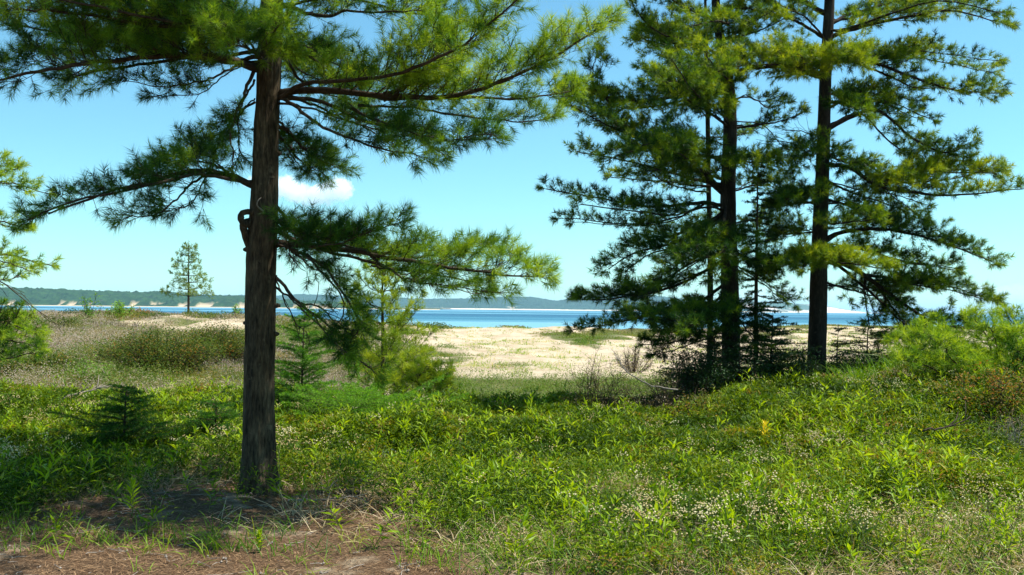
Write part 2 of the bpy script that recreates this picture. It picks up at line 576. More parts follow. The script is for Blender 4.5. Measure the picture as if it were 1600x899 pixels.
# ------------------------------------------------------------------ lake
LAKE = -2.3
m, nt, out = mat('lake_water')
geo = N(nt, 'ShaderNodeNewGeometry')
mp = N(nt, 'ShaderNodeMapping')
mp.inputs['Scale'].default_value = (0.35, 1, 1)
nt.links.new(geo.outputs['Position'], mp.inputs[0])
w1 = noise(nt, 0.9, 6, 0.65, mp.outputs[0])
mp2 = N(nt, 'ShaderNodeMapping')
mp2.inputs['Scale'].default_value = (0.0006, 0.006, 1)
nt.links.new(geo.outputs['Position'], mp2.inputs[0])
w2 = noise(nt, 1.0, 3, 0.5, mp2.outputs[0])
p = N(nt, 'ShaderNodeBsdfPrincipled')
cr = ramp(nt, [(0.38, (0.012, 0.075, 0.14)), (0.5, (0.03, 0.14, 0.21)), (0.6, (0.15, 0.33, 0.41))], w2.outputs[0])
nt.links.new(cr.outputs[0], p.inputs['Base Color'])
p.inputs['Roughness'].default_value = 0.35
p.inputs['IOR'].default_value = 1.33
p.inputs['Specular IOR Level'].default_value = 0.22
b = N(nt, 'ShaderNodeBump')
b.inputs['Strength'].default_value = 1.0
b.inputs['Distance'].default_value = 0.5
nt.links.new(w1.outputs[0], b.inputs['Height'])
nt.links.new(b.outputs[0], p.inputs['Normal'])
nt.links.new(p.outputs[0], out.inputs[0])
ys = np.array([100, 160, 400, 1500, 6000, 20000, 44000.])
xs = np.array([-44000, -8000, -2000, -400, 0, 400, 2000, 8000, 44000.])
X, Y = np.meshgrid(xs, ys)
V = np.stack([X.ravel(), Y.ravel(), np.full(X.size, LAKE)], 1)
i = np.arange(len(ys) - 1)[:, None] * len(xs)
j = np.arange(len(xs) - 1)[None]
F4 = np.stack([i + j, i + j + 1, i + j + 1 + len(xs), i + j + len(xs)], -1).reshape(-1, 4)
w = obj('lake_water', mesh('lake_water', V, [F4]), m)
w['kind'] = 'structure'


# ------------------------------------------------------------------ far shores
def hill_mat(name, forest_a, forest_b, sandc, sc):
    m, nt, out = mat(name)
    a1 = N(nt, 'ShaderNodeAttribute', attribute_name='sand')
    geo = N(nt, 'ShaderNodeNewGeometry')
    n1 = noise(nt, sc, 4, 0.6, geo.outputs['Position'])
    r = ramp(nt, [(0.3, forest_a), (0.7, forest_b)], n1.outputs[0])
    mx = N(nt, 'ShaderNodeMix', data_type='RGBA')
    nt.links.new(a1.outputs['Fac'], mx.inputs['Factor'])
    nt.links.new(r.outputs[0], mx.inputs[6])
    mx.inputs[7].default_value = (*sandc, 1)
    p = N(nt, 'ShaderNodeBsdfPrincipled')
    p.inputs['Roughness'].default_value = 1
    p.inputs['Specular IOR Level'].default_value = 0
    nt.links.new(mx.outputs[2], p.inputs['Base Color'])
    nt.links.new(p.outputs[0], out.inputs[0])
    return m


def far_shore(name, prof, Y0, depth, crown, dx, sandfn, matl, beach=10.0, beachpx=3.0, rows=46):
    """a shore at distance Y0; prof = [(px, py of the skyline)]; height measured there"""
    P = np.array([at(px, py, Y0 + depth * 0.55) for px, py in prof])
    x0, x1 = P[0, 0], P[-1, 0]
    xs = np.arange(x0, x1, dx)
    H = np.interp(xs, P[:, 0], P[:, 2]) - LAKE - .85 * crown
    t = np.linspace(0, 1, rows)
    X, T = np.meshgrid(xs, t)
    HH = np.broadcast_to(H, X.shape)
    Yw = Y0 + T * depth + 60 * fbm(X / 600, T * 0, 3, 2)
    s = ss(0.04, 0.55, T) * (1 - ss(0.7, 1.0, T) * 0.8)
    base = LAKE - 1.0 + 2.6 * ss(0, 0.03, T)
    Z = base + np.maximum(H.max() * 0 + HH, 2.0) * s * (1 + 0.12 * fbm(X / 350, Yw / 350, 3, 5))
    sandm = sandfn(X, T, Z - LAKE)
    bump = crown * (0.6 * np.abs(vn2(X / (crown * 0.9), Yw / (crown * 0.9), 3)) + 0.4 * np.abs(vn2(X / (crown * .45), Yw / (crown * .45), 7)))
    Z = Z + (1 - sandm) * ss(0.05, 0.09, T) * (0.5 * crown + bump) * (1 - ss(0.93, 1, T)) * ss(0, 6, HH)
    nX = len(xs)
    i = np.arange(rows - 1)[:, None] * nX
    j = np.arange(nX - 1)[None]
    F4 = np.stack([i + j, i + j + 1, i + nX + j + 1, i + nX + j], -1).reshape(-1, 4)
    o = obj(name, mesh(name, np.stack([X.ravel(), Yw.ravel(), Z.ravel()], 1), [F4], {'sand': sandm.ravel()}, False), matl)
    o['kind'] = 'structure'
    return o


HM1 = hill_mat('near_forest', (0.006, 0.024, 0.008), (0.03, 0.075, 0.018), (0.55, 0.42, 0.28), 0.05)
HM2 = hill_mat('far_forest', (0.010, 0.035, 0.02), (0.025, 0.065, 0.035), (0.62, 0.52, 0.4), 0.02)
HM3 = hill_mat('dune_bluff', (0.03, 0.07, 0.03), (0.06, 0.11, 0.04), (0.66, 0.56, 0.46), 0.01)


def s_left(X, T, Z):
    b = 1 - ss(0.024, 0.03, T)
    n = fbm(X / 28, T * 12, 4, 44)
    reg = 0.3 * ss(-900, -560, X) * (1 - ss(-330, -180, X))
    bl = ss(0.13 - 0.3 * reg, 0.2 - 0.3 * reg, n) * ss(0.05, 0.07, T) * (1 - ss(0.10 + 0.1 * reg, 0.14 + 0.12 * reg, T))
    return np.clip(b + bl, 0, 1)


far_shore('forested_shore', [(-700, 440), (-300, 446), (0, 451), (60, 452), (150, 456), (210, 458), (240, 458), (330, 463), (380, 464), (440, 470), (560, 474), (640, 478), (700, 482)],
          2300, 500, 13.0, 3.0, s_left, HM1)


def s_mid(X, T, Z):
    return np.clip(1 - ss(0.05, 0.065, T) + ss(0.22, 0.3, fbm(X / 110, T * 6, 3, 9)) * (1 - ss(0.1, 0.15, T)), 0, 1)


far_shore('wooded_ridge', [(-600, 460), (100, 462), (420, 462), (470, 460), (520, 463), (600, 465), (660, 467), (740, 466), (790, 464), (830, 465), (870, 471), (900, 466), (960, 461), (1020, 462), (1100, 472), (1160, 480), (1200, 487)],
          5200, 1300, 12.0, 8.0, s_mid, HM2)


def s_bluff(X, T, Z):
    n = fbm(X / 260, T * 3, 4, 17)
    return np.clip(1 - ss(0.05, 0.06, T) + ss(-0.12, 0.02, n + 0.1 - 0.25 * ss(0.3, 0.5, T)) * (1 - ss(0.45, 0.5, T)), 0, 1)


far_shore('dune_headland', [(1120, 476), (1180, 472), (1220, 474), (1250, 475), (1290, 478), (1320, 484), (1340, 487.5), (1360, 489)],
          7000, 900, 8.0, 9.0, s_bluff, HM3)

# low sand spit in front of the wooded ridge
PP = [at(px, 486, 4200) for px in (430, 960)]
xs = np.linspace(-2500, PP[1][0], 300)
t = np.linspace(-1, 1, 9)
X, T = np.meshgrid(xs, t)
Z = LAKE - 2 + (6.0 + 1.5 * fbm(X / 80, T, 3, 3)) * (1 - T ** 2) * ss(0, 300, PP[1][0] - X) ** 0.4
Yw = 4300 + T * 110 + 40 * fbm(X / 300, T * 0, 2, 8)
nX = 300
i = np.arange(8)[:, None] * nX
j = np.arange(nX - 1)[None]
F4 = np.stack([i + j, i + j + 1, i + nX + j + 1, i + nX + j], -1).reshape(-1, 4)
o = obj('sand_spit', mesh('sand_spit', np.stack([X.ravel(), Yw.ravel(), Z.ravel()], 1), [F4], {'sand': np.ones(X.size)}, True), HM2)
o['kind'] = 'structure'


# ------------------------------------------------------------------ pines
class Pine:
    def __init__(s, base, Y, nl=0.085, nw=0.0035, K=34, sp=0.10, tw=0.075, foliage=1.0):
        s.base = np.array(base, float)
        s.Y = Y
        s.wood = Acc(base)      # limbs and twigs
        s.twins, s.tside = 0, 1
        s.sh = []               # shoots: P, D, tint
        s.g0, s.g1, s.gr0, s.gr1 = [], [], [], []
        s.nl, s.nw, s.K, s.sp, s.tw = nl, nw, K, sp, tw

    def seg(s, a, b, r0, r1):
        s.g0.append(a); s.g1.append(b); s.gr0.append(r0); s.gr1.append(r1)

    def twig(s, p, d, L, r, bright):
        q = p + d * L
        s.seg(p, q, r, r * 0.6)
        s.sh.append((q - d * L * 0.35, d, bright))

    def limb(s, path, r0=0.03, r1=0.006, bare=0.15, L2=0.5, lift=0.25, side=1.0, dens=1.0, bright=0.45, k=7, wob=0.02, updown=0.35, tipcurve=0.5, twins=None):  # bright = needle tint
        P = catmull(path, 26)
        ln = np.linalg.norm(np.diff(P, axis=0), axis=1).sum()
        wv = rng.normal(0, wob, P.shape)
        wv[0] = 0
        P = P + np.cumsum(wv, 0) * 0.35
        R = r0 + (r1 - r0) * np.linspace(0, 1, 26) ** 0.8
        tube(s.wood, P, R, k, 0.5, 0.15)
        D = norm(np.gradient(P, axis=0))
        nsec = max(3, int(ln * (1 - bare) / s.sp * dens))
        for q in range(nsec):
            f = bare + (1 - bare) * (q + rng.random()) / nsec
            w = min(1.0, 0.25 + (f - bare) / 0.25) * (1.06 - f) ** 0.55
            x = f * 25
            i = min(int(x), 24)
            p = P[i] + (P[i + 1] - P[i]) * (x - i)
            d = D[i]
            sd = np.cross(d, [0, 0, 1.0])
            sd = sd / (np.linalg.norm(sd) + 1e-9)
            sgn = 1 if (q % 2) else -1
            a = rng.uniform(0.55, 1.15)
            dirn = d * math.cos(a) + sd * sgn * math.sin(a) * side
            dirn[2] += lift + rng.normal(0, updown)
            dirn = norm(dirn)
            L = L2 * w * rng.uniform(0.6, 1.2)
            gv = float(vn3(p[0] * 2.3, p[1] * 2.3, p[2] * 2.8))
            if gv < -0.13:
                L *= .35
            elif gv > .2:
                L *= 1.15
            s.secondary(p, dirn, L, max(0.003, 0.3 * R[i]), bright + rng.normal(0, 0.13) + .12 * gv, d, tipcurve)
        tw_ = s.twins if twins is None else twins
        for q in range(tw_):
            P0 = np.array(path, float)
            f_ = np.linspace(0, 1, len(P0))[:, None]
            ln_ = np.linalg.norm(P0[-1] - P0[0])
            off = np.array([rng.normal(0, .05), (1 if q % 2 else -1) * s.tside * rng.uniform(.18, .38), rng.normal(.0, .05)]) * ln_
            s.tside = -s.tside
            e = (P0 - P0[0]) * rng.uniform(.72, .97) + P0[0]
            e[0] = P0[0] + [0, 0, rng.uniform(-.12, .12)]
            s.limb(e + off * f_, r0 * .6, r1, bare, L2 * .9, lift, side, dens * .9, bright - .04, k, wob, updown, tipcurve, 0)
        # the tip shoot
        for _ in range(4):
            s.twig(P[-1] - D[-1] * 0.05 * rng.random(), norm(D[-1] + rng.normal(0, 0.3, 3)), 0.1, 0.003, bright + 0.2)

    def secondary(s, p, d, L, r, bright, fwd, tipcurve=0.5):
        n = 4
        pts = [p]
        dd = d.copy()
        for q in range(n):
            dd = norm(dd + fwd * 0.10 + np.array([0, 0, tipcurve * 0.18]) + rng.normal(0, 0.13, 3))
            pts.append(pts[-1] + dd * L / n)
        pts = np.array(pts)
        for q in range(n):
            s.seg(pts[q], pts[q + 1], r * (1 - q * 0.2), r * (1 - (q + 1) * 0.2))
        m = max(2, int(L / s.tw))
        for q in range(m):
            f = 0.22 + 0.78 * (q + rng.random()) / m
            x = f * n
            i = min(int(x), n - 1)
            b = pts[i] + (pts[i + 1] - pts[i]) * (x - i)
            dv = norm(pts[i + 1] - pts[i])
            sd = norm(np.cross(dv, rng.normal(size=3)))
            td = norm(dv * rng.uniform(0.5, 1.1) + sd * rng.uniform(0.4, 1.0) + np.array([0, 0, 0.28]))
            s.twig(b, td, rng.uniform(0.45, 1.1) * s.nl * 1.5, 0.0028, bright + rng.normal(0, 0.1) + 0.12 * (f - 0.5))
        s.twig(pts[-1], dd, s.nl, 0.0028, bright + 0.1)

    def dead(s, path, r0=0.01, r1=0.003, n=8, L=0.3):
        P = catmull(path, 14) + rng.normal(0, 0.008, (14, 3))
        R = np.linspace(r0, r1, 14)
        tube(s.wood, P, R, 5, 0.3)
        for q in range(n):
            i = rng.integers(3, 13)
            d = norm(P[i] - P[i - 1])
            d = norm(d + rng.normal(0, 0.5, 3))
            a = P[i]
            for _ in range(3):
                b = a + d * L / 3
                s.seg(a, b, 0.004, 0.003)
                a = b
                d = norm(d + rng.normal(0, 0.25, 3))

    def crown_above(s, trunk, z0, z1, top, L0, L1, step=0.5, per=4, **kw):
        """whorls of limbs up the trunk"""
        z = z0
        zs = trunk[:, 2]
        while z < z1:
            f = (z - z0) / (z1 - z0)
            c = np.array([np.interp(z, zs, trunk[:, a]) for a in range(3)])
            a0 = rng.random() * 7
            for q in range(per):
                a = a0 + q * 2 * PI / per + rng.normal(0, 0.25)
                L = (L0 + (L1 - L0) * f) * rng.uniform(0.7, 1.1)
                h = np.array([math.cos(a), math.sin(a), 0])
                path = [c, c + h * L * 0.35 + [0, 0, 0.06 * L], c + h * L * 0.7 + [0, 0, 0.10 * L], c + h * L + [0, 0, 0.24 * L]]
                s.limb(path, 0.02 * (1.2 - f), 0.005, **kw)
            z += step * rng.uniform(0.8, 1.2)

    def finish(s, parent, matn, tuftname='foliage', phi=(0.42, 1.35), shoot=0.09):
        segs(s.wood, np.array(s.g0), np.array(s.g1), np.array(s.gr0), np.array(s.gr1), 3, 0.5)
        s.wood.build('branches', M_TWIG if s.Y < 13 else M_BARK2, parent, True)
        fo = Acc(s.base)
        P = np.array([a[0] for a in s.sh]); D = np.array([a[1] for a in s.sh]); T = np.array([a[2] for a in s.sh])
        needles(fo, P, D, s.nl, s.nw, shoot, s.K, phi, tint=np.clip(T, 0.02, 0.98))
        fo.build(tuftname, matn, parent)
        print(tuftname, 'shoots', len(s.sh))


def trunk_mesh(P, R, origin, k=40, step=0.02, ridge=0.06, name='trunk', flare=0.0):
    P = np.asarray(P, float)
    n = int(np.linalg.norm(P[-1] - P[0]) / step)
    n = min(n, 420)
    Q = catmull(P, n)
    Rr = np.interp(np.linspace(0, 1, n), np.linspace(0, 1, len(R)), R)
    th = np.arange(k) * 2 * PI / k
    z = Q[:, 2][:, None]
    c, sn = np.cos(th)[None], np.sin(th)[None]
    nz = 1 - np.abs(vn3(c * 5.5, sn * 5.5, z * 3.0)) * 2
    nz2 = vn3(c * 12, sn * 12, z * 12)
    lob = vn3(c * 1.2 + 5, sn * 1.2, z * 0.9)
    fl = 1 + flare * np.exp(-(z - z[0]) / 0.18) * (1 + 0.5 * np.cos(th * 5)[None])
    r = Rr[:, None] * (1 + ridge * (0.6 * nz + 0.3 * nz2) + 0.085 * lob) * fl
    V = Q[:, None] + np.stack([c * r, sn * r, 0 * r], -1)
    V = V.reshape(-1, 3) - origin
    i = np.arange(n - 1)[:, None] * k
    j = np.arange(k)[None]
    j2 = (j + 1) % k
    F4 = np.stack([i + j, i + j2, i + k + j2, i + k + j], -1).reshape(-1, 4)
    V = np.vstack([V, Q[-1] - origin])
    jj = np.arange(k)
    F3 = np.stack([np.full(k, n * k), (n - 1) * k + jj, (n - 1) * k + (jj + 1) % k], -1)
    return mesh(name, V, [F4, F3], {'tint': np.full(len(V), .5)}, True), Q


def L(Y, *pts):
    """limb path: (px, py, depth offset)"""
    return [at(p[0], p[1], Y + (p[2] if len(p) > 2 else 0)) for p in pts]


# --- the big pine at left
YM = 8.55
foot = at(407, 786, YM)
foot[2] = groundz(foot[0], foot[1]) - 0.05
tp = [foot, at(405, 700, YM), at(404, 600, YM), at(406, 500, YM), at(409, 400, YM), at(414, 300, YM), at(417, 200, YM), at(422, 100, YM), at(425, 0, YM)]
tR = [.135, .125, .121, .121, .118, .107, .101, .098, .095]
topz = tp[-1]
for q in range(1, 10):
    tp.append(topz + np.array([0.02 * q, 0.0, 0.8 * q])); tR.append(0.105 - 0.0105 * q)
t_main = thing('pine_tree', 'big pine with thick bare trunk nearest the camera, at left beside the sandy path', 'tree', foot, 'pine trees')
me, TQ = trunk_mesh(tp, tR, foot, 90, 0.02, 0.12, flare=0.42)
trk = obj('trunk', me, M_BARK, t_main)
# broken snag and knots on the trunk
sn = Acc(foot)
tube(sn, catmull(L(YM, (392, 345, -.05), (384, 352, -.1), (377, 344, -.12), (378, 334, -.12), (388, 331, -.1), (396, 333, -.08)), 20), np.linspace(0.03, 0.024, 20), 10, 0.5, 0.2)
tube(sn, catmull(L(YM, (388, 346, -.05), (380, 352, -.09), (383, 366, -.06), (390, 385, -.02)), 14), np.linspace(0.03, 0.035, 14), 10, 0.5, 0.2)
sn.build('broken_stub', M_BARK, t_main, True)
sn = Acc(foot)
tube(sn, catmull(L(YM, (411, 330, -.12), (402, 322, -.2), (403, 314, -.22), (408, 309, -.2)), 10), np.linspace(0.008, 0.004, 10), 6, 0.5)
sn.build('broken_twig', M_DEAD, t_main, True)
for (px, py) in ((384, 390), (434, 478), (432, 522), (384, 505), (436, 240), (433, 355)):
    sn = Acc(foot)
    c = at(px, py, YM)
    ax = c - np.array([np.interp(c[2], TQ[:, 2], TQ[:, 0]), YM, c[2]])
    ax = norm(ax)
    tube(sn, [c - ax * 0.04, c + ax * 0.005, c + ax * 0.022], [0.028, 0.02, 0.011], 9, 0.4, 0.3)
    sn.build('knot', M_BARK, t_main, True)

A = Pine(foot, YM, nl=0.092, nw=0.0037, K=58, sp=0.058, tw=0.05)
A.twins = 1
# left side
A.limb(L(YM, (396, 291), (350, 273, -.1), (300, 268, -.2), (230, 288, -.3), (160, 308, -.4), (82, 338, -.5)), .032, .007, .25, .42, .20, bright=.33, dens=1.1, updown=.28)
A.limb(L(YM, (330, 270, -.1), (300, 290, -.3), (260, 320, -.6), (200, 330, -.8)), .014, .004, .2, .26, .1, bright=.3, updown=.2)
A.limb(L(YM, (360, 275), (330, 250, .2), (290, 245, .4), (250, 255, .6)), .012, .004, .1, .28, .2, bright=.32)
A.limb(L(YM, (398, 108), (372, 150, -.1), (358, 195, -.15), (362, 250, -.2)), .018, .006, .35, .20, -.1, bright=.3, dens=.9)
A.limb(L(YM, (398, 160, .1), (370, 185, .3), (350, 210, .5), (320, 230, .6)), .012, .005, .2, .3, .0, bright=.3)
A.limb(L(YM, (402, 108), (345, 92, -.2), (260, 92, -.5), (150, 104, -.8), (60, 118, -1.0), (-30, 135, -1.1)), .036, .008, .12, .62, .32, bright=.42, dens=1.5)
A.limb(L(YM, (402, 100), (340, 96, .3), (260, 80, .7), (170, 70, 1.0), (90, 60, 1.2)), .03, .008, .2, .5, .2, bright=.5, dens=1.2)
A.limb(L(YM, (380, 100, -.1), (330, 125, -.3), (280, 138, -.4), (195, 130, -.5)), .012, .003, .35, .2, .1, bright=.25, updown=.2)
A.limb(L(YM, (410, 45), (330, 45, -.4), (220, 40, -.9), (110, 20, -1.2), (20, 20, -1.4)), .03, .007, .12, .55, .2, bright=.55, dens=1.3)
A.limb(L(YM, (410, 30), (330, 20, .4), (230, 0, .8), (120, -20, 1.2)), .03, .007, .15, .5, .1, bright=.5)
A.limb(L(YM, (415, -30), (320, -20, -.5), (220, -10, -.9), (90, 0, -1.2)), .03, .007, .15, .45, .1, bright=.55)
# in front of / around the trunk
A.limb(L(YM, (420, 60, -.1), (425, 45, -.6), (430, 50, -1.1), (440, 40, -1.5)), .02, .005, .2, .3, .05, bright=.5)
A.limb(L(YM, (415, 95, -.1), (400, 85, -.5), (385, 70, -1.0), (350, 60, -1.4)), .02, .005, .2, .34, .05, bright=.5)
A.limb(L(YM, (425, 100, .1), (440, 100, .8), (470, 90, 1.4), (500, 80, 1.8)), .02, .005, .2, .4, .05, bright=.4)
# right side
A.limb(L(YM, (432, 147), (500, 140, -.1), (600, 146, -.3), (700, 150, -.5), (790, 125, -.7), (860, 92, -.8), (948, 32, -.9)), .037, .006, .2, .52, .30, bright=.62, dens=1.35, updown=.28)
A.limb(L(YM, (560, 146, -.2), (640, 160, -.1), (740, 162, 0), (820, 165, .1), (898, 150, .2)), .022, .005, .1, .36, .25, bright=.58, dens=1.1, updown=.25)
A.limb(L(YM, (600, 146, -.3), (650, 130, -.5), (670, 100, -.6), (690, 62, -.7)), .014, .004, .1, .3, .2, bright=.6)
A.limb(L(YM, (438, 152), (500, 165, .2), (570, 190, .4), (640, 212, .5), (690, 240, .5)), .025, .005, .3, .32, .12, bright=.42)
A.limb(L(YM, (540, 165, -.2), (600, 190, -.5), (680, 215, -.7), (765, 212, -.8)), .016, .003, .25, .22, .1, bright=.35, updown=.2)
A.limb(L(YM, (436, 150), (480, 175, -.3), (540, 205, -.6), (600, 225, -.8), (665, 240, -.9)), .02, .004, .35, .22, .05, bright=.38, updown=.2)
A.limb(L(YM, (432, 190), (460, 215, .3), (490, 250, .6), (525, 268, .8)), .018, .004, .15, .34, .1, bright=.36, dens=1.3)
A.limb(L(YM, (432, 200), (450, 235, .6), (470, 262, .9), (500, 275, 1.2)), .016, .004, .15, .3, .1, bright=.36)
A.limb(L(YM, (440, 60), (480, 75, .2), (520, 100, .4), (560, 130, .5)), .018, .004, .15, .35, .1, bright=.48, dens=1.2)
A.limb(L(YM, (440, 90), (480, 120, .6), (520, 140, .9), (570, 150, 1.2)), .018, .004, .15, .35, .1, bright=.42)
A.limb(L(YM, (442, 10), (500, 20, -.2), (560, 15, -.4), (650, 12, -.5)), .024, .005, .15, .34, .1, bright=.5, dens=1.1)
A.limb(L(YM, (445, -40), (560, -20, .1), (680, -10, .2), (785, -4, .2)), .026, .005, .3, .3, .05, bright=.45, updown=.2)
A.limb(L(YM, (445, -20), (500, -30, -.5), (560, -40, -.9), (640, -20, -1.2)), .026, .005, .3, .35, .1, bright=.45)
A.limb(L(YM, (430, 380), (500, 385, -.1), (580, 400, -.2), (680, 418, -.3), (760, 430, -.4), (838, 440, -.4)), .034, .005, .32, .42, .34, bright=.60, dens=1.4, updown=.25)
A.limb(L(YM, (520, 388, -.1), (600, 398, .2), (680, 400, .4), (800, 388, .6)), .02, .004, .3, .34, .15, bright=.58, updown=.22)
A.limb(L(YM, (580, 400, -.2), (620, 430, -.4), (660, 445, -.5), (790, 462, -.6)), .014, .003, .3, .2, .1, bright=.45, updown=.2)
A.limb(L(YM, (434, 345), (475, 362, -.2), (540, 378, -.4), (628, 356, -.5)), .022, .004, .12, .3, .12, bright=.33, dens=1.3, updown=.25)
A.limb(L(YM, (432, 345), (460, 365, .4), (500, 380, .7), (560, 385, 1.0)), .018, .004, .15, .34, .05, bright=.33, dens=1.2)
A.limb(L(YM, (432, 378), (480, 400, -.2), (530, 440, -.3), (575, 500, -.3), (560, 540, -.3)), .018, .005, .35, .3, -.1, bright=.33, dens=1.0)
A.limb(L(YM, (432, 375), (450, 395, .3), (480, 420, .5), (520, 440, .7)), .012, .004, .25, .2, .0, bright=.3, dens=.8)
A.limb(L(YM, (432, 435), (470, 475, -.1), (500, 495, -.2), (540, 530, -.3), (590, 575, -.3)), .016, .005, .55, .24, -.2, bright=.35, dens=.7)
A.dead(L(YM, (432, 435), (440, 460, -.1), (455, 490, -.1), (470, 520, -.1)), .008, .003, 5, .2)
A.dead(L(YM, (470, 475, -.1), (500, 480, -.2), (530, 505, -.3), (560, 520, -.3)), .009, .003, 8, .25)
A.dead(L(YM, (480, 485, -.1), (520, 525, -.1), (560, 560, -.1)), .009, .003, 8, .25)
A.dead(L(YM, (432, 350), (445, 375, -.1), (455, 400, -.2), (465, 420, -.2)), .009, .004, 6, .2)
A.dead(L(YM, (560, 190), (555, 215, -.1), (550, 235, -.1), (562, 248, -.1)), .004, .002, 2, .1)
A.sp, A.tw, A.twins = 0.09, 0.065, 0
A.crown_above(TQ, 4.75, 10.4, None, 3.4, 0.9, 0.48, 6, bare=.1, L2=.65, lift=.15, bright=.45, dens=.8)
for q in range(15):  # extra back limbs above the view, added to shade the ground at left
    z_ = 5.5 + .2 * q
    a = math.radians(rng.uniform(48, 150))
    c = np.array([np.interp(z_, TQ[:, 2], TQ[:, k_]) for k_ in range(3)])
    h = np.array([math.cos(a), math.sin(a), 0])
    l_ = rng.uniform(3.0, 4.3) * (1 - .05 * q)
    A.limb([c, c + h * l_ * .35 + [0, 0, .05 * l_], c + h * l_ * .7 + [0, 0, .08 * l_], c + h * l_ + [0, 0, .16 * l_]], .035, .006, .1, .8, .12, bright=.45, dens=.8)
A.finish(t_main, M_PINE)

# --- the pair of pines at right and the slim trunk between them
YP = 17.0


def gpt(px, py, Y):
    p = at(px, py, Y)
    p[2] = groundz(p[0], p[1]) - 0.05
    return p


def big_pine(label, base, mid, R, crown):
    t = thing('pine_tree', label, 'tree', base, 'pine trees')
    pts = [base] + [at(px, py, YP + (d if d else 0)) for px, py, d in mid]
    last = pts[-1]
    Rl = list(R)
    n = crown[0]
    for q in range(1, n + 1):
        pts.append(last + np.array([crown[1] * q, 0, crown[2] * q]))
        Rl.append(R[-1] * (1 - q / (n + 1)) + 0.01)
    me, Q = trunk_mesh(pts, Rl, base, 26, 0.05, 0.08, flare=0.12)
    obj('trunk', me, M_BARK2, t)
    return t, Q


bM = gpt(1142, 600, YP)
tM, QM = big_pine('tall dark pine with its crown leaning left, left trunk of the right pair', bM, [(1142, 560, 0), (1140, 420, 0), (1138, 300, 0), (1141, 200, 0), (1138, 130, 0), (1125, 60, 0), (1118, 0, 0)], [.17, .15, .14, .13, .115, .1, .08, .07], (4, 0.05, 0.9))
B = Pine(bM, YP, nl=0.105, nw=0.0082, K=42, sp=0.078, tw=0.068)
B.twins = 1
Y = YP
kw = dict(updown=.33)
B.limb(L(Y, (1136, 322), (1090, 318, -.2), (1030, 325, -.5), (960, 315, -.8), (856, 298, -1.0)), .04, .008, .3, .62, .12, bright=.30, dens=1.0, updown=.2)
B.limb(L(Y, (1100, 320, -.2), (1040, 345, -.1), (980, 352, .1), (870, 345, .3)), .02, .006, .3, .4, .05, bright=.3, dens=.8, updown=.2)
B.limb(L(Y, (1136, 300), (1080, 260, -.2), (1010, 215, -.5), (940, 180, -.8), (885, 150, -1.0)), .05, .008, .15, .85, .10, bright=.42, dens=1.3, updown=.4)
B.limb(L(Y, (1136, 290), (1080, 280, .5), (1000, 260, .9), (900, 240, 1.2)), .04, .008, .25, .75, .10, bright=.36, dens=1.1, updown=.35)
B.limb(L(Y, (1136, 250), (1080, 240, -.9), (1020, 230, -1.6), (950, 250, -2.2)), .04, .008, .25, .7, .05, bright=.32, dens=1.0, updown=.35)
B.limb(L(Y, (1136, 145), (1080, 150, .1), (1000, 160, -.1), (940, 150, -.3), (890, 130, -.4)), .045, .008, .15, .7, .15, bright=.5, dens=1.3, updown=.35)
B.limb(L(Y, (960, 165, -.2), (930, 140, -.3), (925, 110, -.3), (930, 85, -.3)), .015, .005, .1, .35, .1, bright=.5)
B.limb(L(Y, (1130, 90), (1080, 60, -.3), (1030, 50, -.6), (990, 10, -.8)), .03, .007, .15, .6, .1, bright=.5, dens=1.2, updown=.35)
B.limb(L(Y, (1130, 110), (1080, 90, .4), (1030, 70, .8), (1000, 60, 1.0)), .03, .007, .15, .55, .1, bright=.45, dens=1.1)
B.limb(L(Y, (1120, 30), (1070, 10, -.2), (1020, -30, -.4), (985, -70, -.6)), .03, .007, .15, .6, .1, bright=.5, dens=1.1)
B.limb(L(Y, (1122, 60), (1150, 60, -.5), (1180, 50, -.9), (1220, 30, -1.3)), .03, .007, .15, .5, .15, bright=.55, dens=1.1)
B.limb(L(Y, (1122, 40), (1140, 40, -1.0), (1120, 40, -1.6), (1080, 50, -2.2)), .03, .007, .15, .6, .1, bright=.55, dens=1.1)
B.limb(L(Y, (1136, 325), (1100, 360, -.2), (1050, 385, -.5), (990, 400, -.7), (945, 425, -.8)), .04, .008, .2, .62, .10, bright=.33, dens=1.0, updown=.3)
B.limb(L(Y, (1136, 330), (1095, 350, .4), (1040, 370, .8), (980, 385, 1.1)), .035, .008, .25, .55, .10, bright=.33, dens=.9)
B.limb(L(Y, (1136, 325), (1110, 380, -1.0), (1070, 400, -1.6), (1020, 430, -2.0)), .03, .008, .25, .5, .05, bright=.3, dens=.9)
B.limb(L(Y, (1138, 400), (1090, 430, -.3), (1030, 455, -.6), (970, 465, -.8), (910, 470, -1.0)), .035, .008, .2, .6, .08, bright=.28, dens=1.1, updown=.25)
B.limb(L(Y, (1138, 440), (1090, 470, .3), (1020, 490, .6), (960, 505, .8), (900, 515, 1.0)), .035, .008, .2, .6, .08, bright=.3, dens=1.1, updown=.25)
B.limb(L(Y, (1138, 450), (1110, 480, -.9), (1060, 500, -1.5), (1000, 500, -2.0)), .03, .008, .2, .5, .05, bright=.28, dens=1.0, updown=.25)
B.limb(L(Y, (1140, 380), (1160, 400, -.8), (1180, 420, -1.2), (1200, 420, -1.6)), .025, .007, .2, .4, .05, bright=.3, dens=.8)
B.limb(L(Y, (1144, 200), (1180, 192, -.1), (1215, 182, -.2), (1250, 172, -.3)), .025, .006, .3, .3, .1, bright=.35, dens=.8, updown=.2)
B.limb(L(Y, (1144, 155), (1170, 150, .2), (1200, 165, .4), (1230, 165, .5)), .02, .006, .3, .35, .1, bright=.35, dens=.8, updown=.2)
